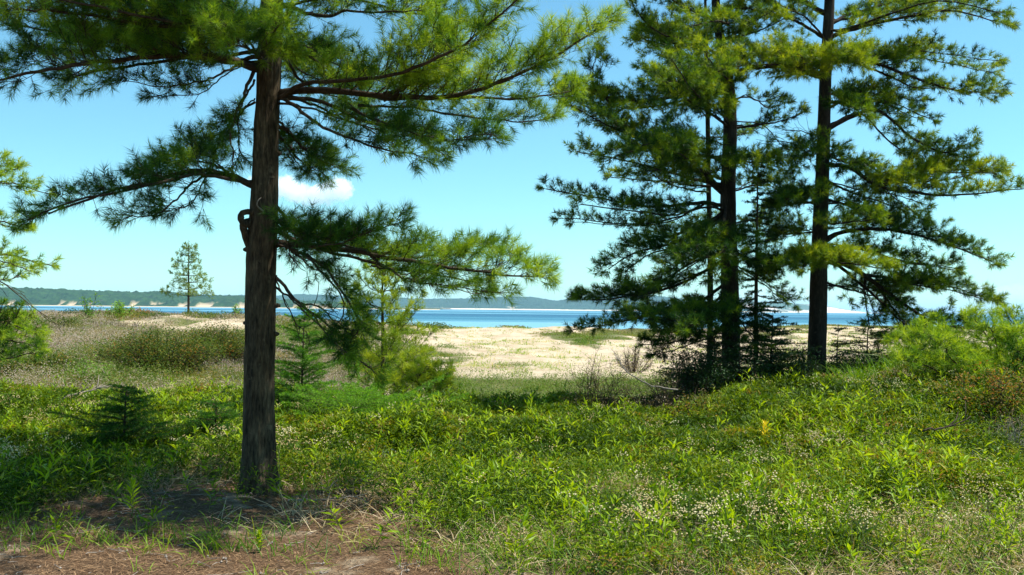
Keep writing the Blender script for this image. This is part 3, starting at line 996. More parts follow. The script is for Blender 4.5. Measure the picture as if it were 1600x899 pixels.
B.limb(L(Y, (1144, 250), (1180, 245, .4), (1210, 240, .8), (1240, 240, 1.0)), .02, .006, .3, .4, .1, bright=.35, dens=.7, updown=.25)
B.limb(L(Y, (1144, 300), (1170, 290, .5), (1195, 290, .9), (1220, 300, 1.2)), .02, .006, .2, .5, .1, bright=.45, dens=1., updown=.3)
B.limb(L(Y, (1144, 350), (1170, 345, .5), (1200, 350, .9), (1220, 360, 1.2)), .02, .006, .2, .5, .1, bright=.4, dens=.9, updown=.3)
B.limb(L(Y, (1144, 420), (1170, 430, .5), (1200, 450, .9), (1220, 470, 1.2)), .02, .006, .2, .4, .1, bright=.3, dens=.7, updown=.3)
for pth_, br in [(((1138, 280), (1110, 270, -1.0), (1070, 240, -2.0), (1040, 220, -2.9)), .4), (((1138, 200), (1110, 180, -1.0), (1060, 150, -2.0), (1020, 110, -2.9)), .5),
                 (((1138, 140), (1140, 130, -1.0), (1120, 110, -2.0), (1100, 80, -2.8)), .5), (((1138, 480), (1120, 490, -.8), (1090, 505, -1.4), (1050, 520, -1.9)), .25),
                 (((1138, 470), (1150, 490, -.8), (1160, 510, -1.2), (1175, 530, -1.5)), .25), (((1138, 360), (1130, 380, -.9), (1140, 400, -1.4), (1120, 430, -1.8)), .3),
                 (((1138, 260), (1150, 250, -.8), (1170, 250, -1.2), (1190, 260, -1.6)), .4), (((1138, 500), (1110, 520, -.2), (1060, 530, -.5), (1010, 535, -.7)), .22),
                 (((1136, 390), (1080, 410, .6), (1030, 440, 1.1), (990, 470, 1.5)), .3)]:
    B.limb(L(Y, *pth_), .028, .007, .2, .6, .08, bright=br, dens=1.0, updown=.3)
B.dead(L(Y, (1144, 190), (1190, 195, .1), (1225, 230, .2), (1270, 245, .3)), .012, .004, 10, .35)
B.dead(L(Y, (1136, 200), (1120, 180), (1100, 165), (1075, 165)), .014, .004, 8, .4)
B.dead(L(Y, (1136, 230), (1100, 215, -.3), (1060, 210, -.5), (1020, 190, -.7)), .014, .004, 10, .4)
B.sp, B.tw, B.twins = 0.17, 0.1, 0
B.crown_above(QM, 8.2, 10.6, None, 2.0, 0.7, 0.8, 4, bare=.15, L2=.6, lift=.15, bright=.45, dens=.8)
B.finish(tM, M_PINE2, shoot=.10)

bT = gpt(1108, 600, YP + 0.8)
YT = YP + .8
tT = thing('pine_tree', 'slim pine with thin trunk standing close behind the left trunk of the right pair', 'tree', bT, 'pine trees')
me, QT = trunk_mesh([bT, at(1110, 450, YT), at(1108, 330, YT), at(1106, 200, YT), at(1105, 130, YT), at(1103, 40, YT), at(1100, -60, YT)], [.055, .05, .045, .042, .038, .03, .012], bT, 16, .06, .07)
obj('trunk', me, M_BARK2, tT)
Cc = Pine(bT, YT, nl=0.10, nw=0.009, K=26, sp=0.1, tw=0.07)
Cc.twins = 1
for q, (py, Ln, a) in enumerate([(250, 1.3, 2.6), (215, 1.4, .6), (185, 1.3, 4.2), (150, 1.3, 3.4), (120, 1.3, 1.5), (90, 1.1, 5.2), (60, 1.1, 2.4), (30, 1.0, 0.3), (0, .9, 3.6), (-30, .7, 1.7), (-50, .5, 5.0), (300, 1.0, 2.9), (360, 1.0, 1.2), (400, .9, 4.4)]):
    c = at(1105, py, YT)
    h = np.array([math.cos(a), math.sin(a), 0])
    Cc.limb([c, c + h * Ln * .5 + [0, 0, .1], c + h * Ln + [0, 0, .35]], .018, .005, .2, .4, .15, bright=.38)
Cc.finish(tT, M_PINE2, shoot=.10)

bR = gpt(1277, 600, YP)
tR_, QR = big_pine('tall straight pine with boughs spreading right over the lake, right trunk of the pair', bR, [(1276, 560, 0), (1279, 450, 0), (1281, 380, 0), (1286, 250, 0), (1290, 120, 0), (1295, 20, 0)], [.175, .15, .14, .13, .112, .098, .085], (5, 0.03, 0.9))
Rr = Pine(bR, YP, nl=0.105, nw=0.0082, K=42, sp=0.078, tw=0.068)
Rr.twins = 1
Y = YP
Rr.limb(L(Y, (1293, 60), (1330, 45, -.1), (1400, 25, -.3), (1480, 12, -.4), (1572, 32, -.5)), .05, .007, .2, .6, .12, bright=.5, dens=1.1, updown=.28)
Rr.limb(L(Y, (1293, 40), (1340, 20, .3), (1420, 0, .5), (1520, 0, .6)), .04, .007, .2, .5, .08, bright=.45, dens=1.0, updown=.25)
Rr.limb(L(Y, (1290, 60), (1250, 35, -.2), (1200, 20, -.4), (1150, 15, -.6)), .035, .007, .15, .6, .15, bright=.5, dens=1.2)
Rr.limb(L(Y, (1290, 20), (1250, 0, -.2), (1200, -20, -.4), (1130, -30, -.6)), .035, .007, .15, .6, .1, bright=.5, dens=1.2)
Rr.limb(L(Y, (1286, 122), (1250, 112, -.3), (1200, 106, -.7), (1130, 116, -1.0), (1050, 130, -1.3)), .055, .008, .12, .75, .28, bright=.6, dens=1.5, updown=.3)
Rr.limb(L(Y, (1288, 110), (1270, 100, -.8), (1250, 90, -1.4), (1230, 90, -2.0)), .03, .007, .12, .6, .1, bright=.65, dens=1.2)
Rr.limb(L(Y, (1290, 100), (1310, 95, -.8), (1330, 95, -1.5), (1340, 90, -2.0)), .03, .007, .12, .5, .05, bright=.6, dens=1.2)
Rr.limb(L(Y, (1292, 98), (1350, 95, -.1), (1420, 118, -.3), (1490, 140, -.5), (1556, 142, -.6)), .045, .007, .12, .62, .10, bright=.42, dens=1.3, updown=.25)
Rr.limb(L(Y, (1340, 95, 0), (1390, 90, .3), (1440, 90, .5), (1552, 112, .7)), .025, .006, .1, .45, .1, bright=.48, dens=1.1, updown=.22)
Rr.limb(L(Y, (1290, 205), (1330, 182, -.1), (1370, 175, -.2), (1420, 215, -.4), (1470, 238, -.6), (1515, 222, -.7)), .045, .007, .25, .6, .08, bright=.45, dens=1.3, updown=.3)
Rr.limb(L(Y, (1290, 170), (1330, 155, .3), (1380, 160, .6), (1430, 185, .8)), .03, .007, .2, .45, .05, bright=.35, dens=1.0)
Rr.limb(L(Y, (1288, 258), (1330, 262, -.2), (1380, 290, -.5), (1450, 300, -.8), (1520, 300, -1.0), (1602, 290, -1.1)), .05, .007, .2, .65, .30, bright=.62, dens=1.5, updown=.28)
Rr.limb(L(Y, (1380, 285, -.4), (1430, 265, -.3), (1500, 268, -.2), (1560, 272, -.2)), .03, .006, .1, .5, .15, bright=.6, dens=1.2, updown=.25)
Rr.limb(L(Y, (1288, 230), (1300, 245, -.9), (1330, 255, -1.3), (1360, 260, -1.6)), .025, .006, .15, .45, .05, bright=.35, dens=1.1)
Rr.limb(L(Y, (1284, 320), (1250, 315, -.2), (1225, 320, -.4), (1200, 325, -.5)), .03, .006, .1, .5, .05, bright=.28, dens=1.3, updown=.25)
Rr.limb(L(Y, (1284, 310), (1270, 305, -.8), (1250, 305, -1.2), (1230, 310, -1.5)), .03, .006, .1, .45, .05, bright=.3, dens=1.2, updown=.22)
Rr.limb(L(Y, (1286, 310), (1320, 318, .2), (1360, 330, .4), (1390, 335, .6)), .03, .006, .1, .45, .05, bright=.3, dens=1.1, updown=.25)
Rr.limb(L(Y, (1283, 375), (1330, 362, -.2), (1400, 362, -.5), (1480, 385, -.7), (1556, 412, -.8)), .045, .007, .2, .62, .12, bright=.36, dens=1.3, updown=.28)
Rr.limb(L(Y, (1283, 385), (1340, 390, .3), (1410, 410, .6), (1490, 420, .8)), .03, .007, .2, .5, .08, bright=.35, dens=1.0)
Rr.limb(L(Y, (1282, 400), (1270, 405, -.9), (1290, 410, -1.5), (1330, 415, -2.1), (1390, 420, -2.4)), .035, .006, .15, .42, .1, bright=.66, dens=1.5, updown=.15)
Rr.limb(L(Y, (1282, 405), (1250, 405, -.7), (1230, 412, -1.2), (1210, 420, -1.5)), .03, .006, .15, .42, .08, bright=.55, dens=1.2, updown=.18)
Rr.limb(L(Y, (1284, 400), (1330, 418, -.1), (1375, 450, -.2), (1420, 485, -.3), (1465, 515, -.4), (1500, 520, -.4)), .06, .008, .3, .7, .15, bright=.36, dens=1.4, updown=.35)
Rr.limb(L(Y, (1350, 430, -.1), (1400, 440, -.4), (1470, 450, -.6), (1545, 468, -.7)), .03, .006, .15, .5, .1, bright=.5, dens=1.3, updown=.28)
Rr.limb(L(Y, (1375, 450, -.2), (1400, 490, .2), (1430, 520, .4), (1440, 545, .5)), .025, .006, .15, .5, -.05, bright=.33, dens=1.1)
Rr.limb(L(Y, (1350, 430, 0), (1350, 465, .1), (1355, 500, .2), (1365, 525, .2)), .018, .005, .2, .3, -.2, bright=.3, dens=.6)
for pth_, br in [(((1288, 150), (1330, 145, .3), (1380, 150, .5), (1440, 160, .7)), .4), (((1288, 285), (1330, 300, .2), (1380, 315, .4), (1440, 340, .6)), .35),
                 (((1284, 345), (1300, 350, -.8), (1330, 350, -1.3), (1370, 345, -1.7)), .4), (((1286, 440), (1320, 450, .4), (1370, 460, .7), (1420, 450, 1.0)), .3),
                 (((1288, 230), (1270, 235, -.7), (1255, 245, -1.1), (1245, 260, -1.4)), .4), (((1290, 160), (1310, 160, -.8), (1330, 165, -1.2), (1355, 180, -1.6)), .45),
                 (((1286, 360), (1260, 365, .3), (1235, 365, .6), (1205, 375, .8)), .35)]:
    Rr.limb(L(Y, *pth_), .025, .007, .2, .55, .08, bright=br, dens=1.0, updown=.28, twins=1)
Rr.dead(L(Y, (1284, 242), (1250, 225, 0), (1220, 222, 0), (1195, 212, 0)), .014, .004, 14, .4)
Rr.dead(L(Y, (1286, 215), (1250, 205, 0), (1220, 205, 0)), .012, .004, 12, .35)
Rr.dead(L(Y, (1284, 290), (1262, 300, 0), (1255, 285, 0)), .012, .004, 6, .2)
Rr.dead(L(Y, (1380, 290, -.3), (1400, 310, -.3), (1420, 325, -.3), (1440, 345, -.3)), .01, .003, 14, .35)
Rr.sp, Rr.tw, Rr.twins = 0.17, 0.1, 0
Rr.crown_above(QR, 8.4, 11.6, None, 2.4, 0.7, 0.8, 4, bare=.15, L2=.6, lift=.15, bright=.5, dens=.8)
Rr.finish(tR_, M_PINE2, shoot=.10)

# --- pine off the left edge, reaching in
YL = 12.0
bL = gpt(-90, 620, YL)
tL = thing('pine_tree', 'pine at the left edge of the view, only its yellowish bough tips reaching in', 'tree', bL, 'pine trees')
me, QL = trunk_mesh([bL, at(-92, 400, YL), at(-95, 200, YL), at(-95, 0, YL)], [.11, .1, .085, .06], bL, 20, .06, .08)
obj('trunk', me, M_BARK2, tL)
Lp = Pine(bL, YL, nl=0.075, nw=0.006, K=34, sp=0.085, tw=0.06)
Lp.twins = 1
for pth_ in ([(-92, 300), (-40, 285), (10, 285, -.1), (62, 300, -.2)], [(-92, 270), (-50, 262), (-15, 262, .1), (22, 258, .2)],
             [(-92, 400), (-40, 400), (20, 405, -.2), (82, 415, -.3)], [(-92, 340), (-40, 345), (0, 348), (40, 360, .1)],
             [(-92, 380), (-50, 420, .3), (-10, 440, .5), (30, 430, .6)],
             [(-92, 480), (-40, 490), (0, 500, -.1), (50, 520, -.2)], [(-92, 500), (-50, 520, .3), (0, 540, .4), (40, 500, .5)],
             [(-92, 520), (-50, 520, -.3), (0, 530, -.5), (60, 545, -.6)]):
    Lp.limb(L(YL, *pth_), .02, .005, .15, .34, .10, bright=.72, dens=1.0, updown=.3)
Lp.limb(L(YL, (-92, 560), (-40, 545), (0, 520, -.2), (30, 490, -.3)), .02, .005, .15, .4, .1, bright=.4)
Lp.limb(L(YL, (-92, 570), (-40, 570, -.4), (0, 565, -.6), (55, 560, -.8)), .02, .005, .15, .4, .1, bright=.4)
Lp.dead(L(YL, (-60, 420), (0, 440, 0), (40, 470, 0), (80, 500, 0)), .01, .003, 10, .3)
Lp.finish(tL, M_PINE, shoot=.07)


def small_pine(label, px, pyfoot, pytop, Y, spread, mat_, nlayers=9, nl=.09, nw=.008, K=24, bright=.5, dens=1.0, bare=.15, up=.45, r=.045, jag=.2):
    base = at(px, pyfoot, Y)
    base[2] = groundz(base[0], base[1]) - 0.03
    top = at(px + 1, pytop, Y)
    t = thing('pine_tree', label, 'tree', base, 'pine trees')
    H = top[2] - base[2]
    me, Q = trunk_mesh([base, base + (top - base) * .35 + [.02, 0, 0], base + (top - base) * .7, top], [r, r * .8, r * .5, r * .15], base, 12, .06, .06)
    obj('trunk', me, M_BARK2, t)
    P = Pine(base, Y, nl=nl, nw=nw, K=K, sp=.10, tw=.07)
    for q in range(nlayers):
        f = bare + (1 - bare) * (q + .3) / nlayers
        c = base + (top - base) * f
        Ln = spread * (1 - f) ** .8 * 1.0 + .12 * spread
        a0 = rng.random() * 6
        for w_ in range(5):
            a = a0 + w_ * 2 * PI / 5 + rng.normal(0, .2)
            l_ = Ln * rng.uniform(1 - jag * 1.5, 1 + jag)
            h = np.array([math.cos(a), math.sin(a), 0])
            P.limb([c, c + h * l_ * .5 + [0, 0, up * .3 * l_], c + h * l_ + [0, 0, up * l_]], r * .3, .004, .2, l_ * .42, .15, bright=bright + rng.normal(0, .08), dens=dens)
    P.twig(top, np.array([0, 0, 1.]), .15, .004, bright + .2)
    P.finish(t, mat_, shoot=nl)
    return t


small_pine('young yellow-green pine standing behind the lower right bough of the big pine', 597, 580, 415, 20.0, 1.0, M_YOUNG, 8, nl=.11, nw=.010, K=28, bright=.55, up=.75, r=.05, bare=.08)
small_pine('lone slender pine on the dune crest far off left of the big trunk', 294, 496, 382, 74.0, 1.75, M_FARPINE, 8, nl=.20, nw=.04, K=8, bright=.6, bare=.26, up=.12, r=.09, dens=.4, jag=.3)
small_pine('low bushy bright pine sapling at the foot of the young pine, beside the sand path', 655, 640, 575, 15.5, .55, M_YOUNG, 5, nl=.10, nw=.008, K=30, bright=.8, up=.7, r=.02, bare=.05)

# low pine bush at right edge
YB = 13.5
bB = gpt(1560, 620, YB)
tB = thing('pine_bush', 'low sprawling bright green pine bush at the right edge below the lake horizon', 'bush', bB)
Bp = Pine(bB, YB, nl=.10, nw=.0075, K=36, sp=.085, tw=.065)
Bp.twins = 1
me, _ = trunk_mesh([bB, bB + [0, 0, .4], bB + [.1, 0, .8]], [.05, .04, .02], bB, 12, .05, .06)
obj('trunk', me, M_BARK2, tB)
for pth_ in ([(1560, 600), (1520, 560), (1480, 540, -.1), (1440, 522, -.2)], [(1560, 600), (1530, 570, .2), (1490, 545, .4), (1455, 505, .5)],
             [(1560, 600), (1550, 560, -.3), (1540, 530, -.5), (1520, 505, -.6)], [(1560, 600), (1570, 550, .2), (1580, 520, .3), (1570, 500, .4)],
             [(1560, 600), (1590, 560, -.2), (1610, 530, -.3), (1640, 512, -.4)], [(1560, 600), (1500, 590, -.4), (1460, 570, -.6), (1420, 560, -.8)],
             [(1560, 600), (1540, 590, -.6), (1500, 570, -1.0), (1480, 545, -1.2)], [(1560, 610), (1600, 590, .3), (1640, 560, .6), (1690, 530, .9)],
             [(1560, 600), (1575, 575, -.5), (1590, 545, -.9), (1585, 525, -1.1)], [(1500, 575), (1470, 560, .1), (1430, 550, .2), (1400, 535, .3)]):
    Bp.limb(L(YB, *pth_), .02, .005, .2, .36, .15, bright=.62, dens=1.2, updown=.3)
Bp.finish(tB, M_PINE, shoot=.09)


# ------------------------------------------------------------------ firs and spruces
def fir(label, base, H, spread, matn, layers=12, per=6, nl=.028, nw=.004, K=26, up=.1, droopy=0.0, bright=.5, name='fir_sapling', cat='tree', r=.02, dens=1.0, prof=.8, min_w=.1, group='fir saplings', bare=0.03, step=.07):
    t = thing(name, label, cat, base, group)
    st = Acc(base)
    top = base + np.array([0.02, 0, H])
    tube(st, catmull([base - [0, 0, .03], base + [0, .01, H * .5], top], 10), np.linspace(r, .004, 10), 8, .5)
    g0, g1, gr = [], [], []
    P, D, T, SL = [], [], [], []
    for q in range(layers):
        f = bare + (1 - bare) * (q + .2) / layers
        c = base + np.array([.02 * f, 0, H * f])
        Ln = spread * ((1 - f) ** prof + min_w)
        a0 = rng.random() * 6
        for w_ in range(per):
            a = a0 + w_ * 2 * PI / per + rng.normal(0, .2)
            l_ = Ln * rng.uniform(.5, 1.15)
            cz = np.array([0, 0, rng.normal(0, .45 * H / layers)])
            l_up = rng.normal(up, .12)
            h = np.array([math.cos(a), math.sin(a), 0])
            pts = catmull([c + cz, c + cz + h * l_ * .5 + [0, 0, l_up * .6 * l_ - droopy * .2 * l_], c + cz + h * l_ + [0, 0, l_up * l_ - droopy * .35 * l_]], 6)
            for s_ in range(5):
                g0.append(pts[s_]); g1.append(pts[s_ + 1]); gr.append(r * .3 * (1 - s_ / 6))
            side = np.cross(h, [0, 0, 1.0])
            m_ = max(2, int(l_ / step * dens))
            for z_ in range(m_):
                ff = (z_ + .6) / m_
                x = ff * 5
                ii = min(int(x), 4)
                b_ = pts[ii] + (pts[ii + 1] - pts[ii]) * (x - ii)
                for sg in (-1, 1):
                    dl = norm(h * rng.uniform(.6, 1.0) + side * sg * rng.uniform(.6, 1.0) + np.array([0, 0, rng.normal(.05, .12)]))
                    sl = l_ * .42 * (1.1 - ff) ** .6 * rng.uniform(.7, 1.1) + .03
                    P.append(b_); D.append(dl); T.append(bright + rng.normal(0, .12) + .15 * ff); SL.append(sl)
                    g0.append(b_); g1.append(b_ + dl * sl); gr.append(.002)
                P.append(b_); D.append(norm(pts[ii + 1] - pts[ii])); T.append(bright); SL.append(step)
    segs(st, np.array(g0), np.array(g1), np.array(gr), np.array(gr) * .7, 3, .5)
    P.append(top - [0, 0, .08]); D.append(np.array([0, 0, 1.])); T.append(bright + .2); SL.append(.1)
    st.build('stem', M_TWIG, t, True)
    fo = Acc(base)
    SL = np.array(SL)
    needles(fo, np.array(P), np.array(D), nl, nw, SL, K, (.7, 1.35), .02, np.clip(np.array(T), .03, .97), .08)
    fo.build('foliage', matn, t)
    return t


fir('bright green fir sapling with a thin dark stem just right of the big trunk', gpt(471, 655, 13.6), 1.62, .75, M_FIR, 20, 4, bright=.5, step=.055, nl=.035, nw=.006, K=30, r=.022, up=.3, prof=.8)
fir('broad low fir sapling with flat light green boughs spreading between big pine and path', gpt(560, 660, 13.0), .6, 1.2, M_FIR, 14, 6, bright=.72, nl=.035, nw=.006, K=30, up=.4)
fir('shaded fir sapling with tiered dark boughs in the shade left of the big trunk', gpt(193, 715, 10.6), .82, .78, M_FIR, 8, 8, bright=.15, nl=.032, nw=.005, K=34, up=.2)  # low tint puts shade into the needle colour, here and on the next fir
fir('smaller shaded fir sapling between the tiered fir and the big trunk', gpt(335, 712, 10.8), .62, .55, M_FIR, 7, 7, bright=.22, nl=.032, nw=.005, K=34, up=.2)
b_ = gpt(1181, 600, 16.2)
fir('thin dark spruce with short sparse boughs rising between the two right pines', b_, at(1183, 232, 16.2)[2] - b_[2], .75, M_SPRUCE, 24, 4, nl=.04, nw=.012, K=22, up=.0, droopy=.35, bright=.4, name='spruce_tree', r=.05, dens=1.1, prof=1.3, min_w=.14, group='spruces', bare=.02, step=.12)
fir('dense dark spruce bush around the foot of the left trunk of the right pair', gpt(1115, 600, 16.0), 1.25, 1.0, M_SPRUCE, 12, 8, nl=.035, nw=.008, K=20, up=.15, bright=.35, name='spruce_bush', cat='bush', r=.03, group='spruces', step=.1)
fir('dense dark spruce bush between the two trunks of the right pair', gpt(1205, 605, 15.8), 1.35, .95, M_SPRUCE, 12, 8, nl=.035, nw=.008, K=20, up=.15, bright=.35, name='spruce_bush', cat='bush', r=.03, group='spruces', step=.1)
fir('little dark spruce right of the right trunk, its tip against the lake', gpt(1355, 600, 17.5), 1.2, .95, M_SPRUCE, 7, 6, nl=.035, nw=.008, K=18, up=.1, bright=.45, name='spruce_sapling', r=.025, group='spruces', step=.1)
fir('tiny pointed spruce beside the foot of the right trunk', gpt(1308, 600, 17.8), 1.15, .4, M_SPRUCE, 7, 5, nl=.035, nw=.008, K=18, up=.1, bright=.4, name='spruce_sapling', r=.02, group='spruces', step=.1)


# ------------------------------------------------------------------ shrubs
def shrub(name, label, base, Rx, H, matn, stems=16, nleaf=900, ll=.05, lw=.02, bright=.5, sp=.15, cat='bush', twig=M_TWIG, group=None, dead=False, twr=.005, flat=1.0):
    t = thing(name, label, cat, base, group)
    st = Acc(base)
    g0, g1, r0, ends = [], [], [], []
    for q in range(stems):
        a = rng.random() * 2 * PI
        rr = math.sqrt(rng.random()) * Rx
        tip = base + np.array([math.cos(a) * rr, math.sin(a) * rr, H * (1 - .55 * (rr / Rx) ** 2) * rng.uniform(.75, 1.1)])
        p = base + np.array([math.cos(a) * rr * .2, math.sin(a) * rr * .2, -.02])
        pts = catmull([p, p * .5 + tip * .5 + rng.normal(0, .06 * H, 3), tip], 7)
        for s_ in range(6):
            g0.append(pts[s_]); g1.append(pts[s_ + 1]); r0.append(twr * (1.3 - s_ / 7))
            if s_ > 0:
                for _ in range(3 if dead else 2):
                    d = norm(pts[s_ + 1] - pts[s_] + rng.normal(0, .6 * np.linalg.norm(pts[s_ + 1] - pts[s_]), 3))
                    l_ = H * rng.uniform(.12, .32)
                    g0.append(pts[s_]); g1.append(pts[s_] + d * l_); r0.append(twr * .45)
                    ends.append(pts[s_] + d * l_ * rng.uniform(.4, 1))
                    if dead:
                        for _ in range(2):
                            d2 = norm(d + rng.normal(0, .5, 3))
                            e = pts[s_] + d * l_
                            g0.append(e); g1.append(e + d2 * l_ * .6); r0.append(twr * .3)
        ends.append(tip)
    segs(st, np.array(g0), np.array(g1), np.array(r0), np.array(r0) * .6, 3, .5)
    st.build('stems', twig, t)
    if nleaf:
        fo = Acc(base)
        E = np.array(ends)
        idx = rng.integers(0, len(E), nleaf)
        P = E[idx] + rng.normal(0, .045 * (H + Rx), (nleaf, 3)) * [1, 1, .8]
        P[:, 2] = np.maximum(P[:, 2], base[2] + .02)
        tt = np.clip(bright + sp * rng.normal(size=len(E))[idx] + rng.normal(0, .06, nleaf), .02, .98)
        leaves(fo, P, rdir(nleaf, .9, -.3), ll * rng.uniform(.6, 1.2, nleaf), lw, tt)
        fo.build('leaves', matn, t)
    return t


shrub('broadleaf_bush', 'small round light green bush on the dune crest with the lake behind it', gpt(187, 492, 66), 1.1, 1.55, M_LIGHTGREEN, 14, 700, .16, .09, .5, group='leafy bushes on the dune crest', twr=.02)
shrub('broadleaf_bush', 'taller thin green bush on the crest, left of the round light green bush', gpt(143, 492, 64), .7, 1.95, M_LIGHTGREEN, 8, 380, .16, .09, .25, group='leafy bushes on the dune crest', twr=.02)
shrub('broadleaf_bush', 'low light green bush on the crest just left of the big trunk', gpt(370, 495, 66), .55, .9, M_LIGHTGREEN, 8, 260, .14, .08, .5, group='leafy bushes on the dune crest', twr=.02)
for (px, py, Y, R_, H_, lab) in [(250, 560, 27, 1.7, 1.3, 'rusty green scrub bush in the heath midway between left edge and big trunk'),
                                (335, 545, 30, 1.5, 1.1, 'olive and rust scrub bush close left of the big trunk, before the dune crest'),
                                (60, 560, 24, 1.2, .8, 'olive scrub bush at far left under the bough tips of the edge pine')]:
    shrub('scrub_bush', lab, gpt(px, py, Y), R_, H_, M_RED, 110, 15000, .065, .036, .24, .26, group='scrub bushes in the heath', twr=.008)
shrub('leafy_shrub', 'bright green leafy shrub in the grey heath right of the edge pine', gpt(140, 590, 19.5), .6, .75, M_LIGHTGREEN, 26, 2200, .06, .03, .35, .2, group=None)
shrub('rusty_shrub', 'rusty orange-leaved shrub at the right edge below the pine bush', gpt(1555, 650, 11.3), .8, .58, M_RED, 46, 2600, .05, .018, .52, .25, group=None)
shrub('rusty_shrub', 'small rust-tinged shrub in front of the dark spruce bushes', gpt(1105, 660, 13.2), .5, .5, M_RED, 26, 1500, .045, .018, .5, .2, group=None)
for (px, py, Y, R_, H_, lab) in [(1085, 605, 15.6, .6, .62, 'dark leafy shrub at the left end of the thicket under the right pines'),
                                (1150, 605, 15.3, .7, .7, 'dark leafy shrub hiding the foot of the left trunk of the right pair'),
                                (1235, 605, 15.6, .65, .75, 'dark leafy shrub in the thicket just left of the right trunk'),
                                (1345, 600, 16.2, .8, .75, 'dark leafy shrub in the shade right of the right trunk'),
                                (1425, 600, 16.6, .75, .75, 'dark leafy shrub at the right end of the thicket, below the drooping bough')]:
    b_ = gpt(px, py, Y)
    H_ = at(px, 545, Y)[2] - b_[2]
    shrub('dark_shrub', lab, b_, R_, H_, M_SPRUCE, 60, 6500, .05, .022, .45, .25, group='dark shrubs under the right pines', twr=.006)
# dry shrubs
shrub('dead_shrub', 'nearly leafless dry shrub standing against the sand left of the right pines', gpt(935, 640, 14.5), .45, at(935, 560, 14.5)[2] - gpt(935, 640, 14.5)[2], M_HEATH, 20, 500, .035, .018, .6, .2, twig=M_TWIG, group='dry shrubs', dead=True, twr=.006)
shrub('dead_shrub', 'low tangle of dry brown twigs at the left foot of the right pines', gpt(1030, 630, 14.3), .75, at(1030, 588, 14.3)[2] - gpt(1030, 630, 14.3)[2], M_HEATH, 34, 700, .035, .018, .8, .2, twig=M_TWIG, group='dry shrubs', dead=True, twr=.006)
shrub('dead_shrub', 'dark brown bushy twigs on the sand behind the nearly leafless dry shrub', gpt(990, 560, 33), .75, .85, M_HEATH, 22, 500, .06, .03, .8, .1, twig=M_TWIG, group='dry shrubs', dead=True, twr=.012)
shrub('dead_shrub', 'tangle of pale dead twigs lying in the green plants at the right', gpt(1490, 715, 9.3), .55, .34, M_HEATH, 24, 0, .03, .016, .8, .1, twig=M_DEAD, group='dry shrubs', dead=True, twr=.0045)
shrub('dead_shrub', 'thin grey dead twigs at the right edge under the rusty shrub', gpt(1585, 690, 10.0), .4, .5, M_HEATH, 16, 0, .03, .016, .8, .1, twig=M_DEAD, group='dry shrubs', dead=True, twr=.0045)


def stick(label, pts, r, m_=M_DEAD, forks=4):
    base = pts[0]
    t = Acc(base)
    P = catmull(pts, 16) + rng.normal(0, r * .5, (16, 3))
    tube(t, P, np.linspace(r, r * .4, 16), 7, .5, .15)
    for _ in range(forks):
        i = rng.integers(5, 14)
        d = norm(norm(P[i] - P[i - 1]) + rng.normal(0, .5, 3))
        tube(t, [P[i], P[i] + d * .12, P[i] + d * .24 + rng.normal(0, .02, 3)], [r * .5, r * .35, r * .2], 5, .5)
    o = t.build('fallen_branch', m_, None, True, [float(v) for v in base])
    o['label'] = label
    o['category'] = 'branch'
    o['group'] = 'fallen branches'


def G(px, py, Y, h=0.0):
    p = at(px, py, Y)
    p[2] = groundz(p[0], p[1]) + h
    return p


stick('long thin bare branch slanting up out of the dry twigs left of the right pines', [at(1060, 610, 13.9), at(1010, 600, 14.0), at(975, 575, 14.1), at(960, 552, 14.2)], .012)
stick('short dark branch over the pale dead twigs at the right', [at(1440, 672, 9.3), at(1480, 668, 9.3), at(1515, 652, 9.4)], .011, M_TWIG)
stick('pale stick lying on the brown needles right of the big trunk', [G(450, 802, 8.0, .05), G(500, 800, 8.05, .05), G(575, 796, 8.1, .08)], .009)
stick('pale weathered stick in the sunlit plants at the left edge', [at(75, 640, 13.2), at(110, 618, 13.3), at(165, 603, 13.5)], .018)

# ------------------------------------------------------------------ foreground plants
def scatter(n, dens_fn, ymin, ymax, power=1.0, margin=.62):
    """points spread over the wedge of ground in view, by density"""
    u = rng.random(n)
    y = np.sqrt(ymin ** 2 + u * (ymax ** 2 - ymin ** 2)) if power == 1 else ymin * (ymax / ymin) ** u
    x = y * rng.uniform(-margin, margin, n)
    k = rng.random(n) < dens_fn(x, y)
    x, y = x[k], y[k]
    return np.stack([x, y, groundz(x, y)], 1)


def fore(x, y):
    u = x / y
    c = (1 - pathmask(x, y))
    back = 1 - ss(15.4, 16.4, y + 1.2 * fbm(x * .7, y * .7, 2, 6) - 3 * ss(.12, .24, u)) 
    return c ** 1.6 * back * (1 - .93 * thin(x, y))


def dry(x, y):
    """dry, half bare patches of the meadow"""
    return ss(-.02, .34, fbm(x * .9, y * .9, 3, 50) + .30 * (1 - ss(6.2, 8.4, y)) * ss(-1, .5, x) + .16 * ss(.28, .5, x / y))


def lush(x, y):
    """patches of taller growth"""
    return np.clip(.55 + 1.1 * fbm(x * .8, y * .6, 3, 50), 0.05, 1)


def patch(x, y, s, f=1.1):
    return fbm(x * f, y * f, 3, s)


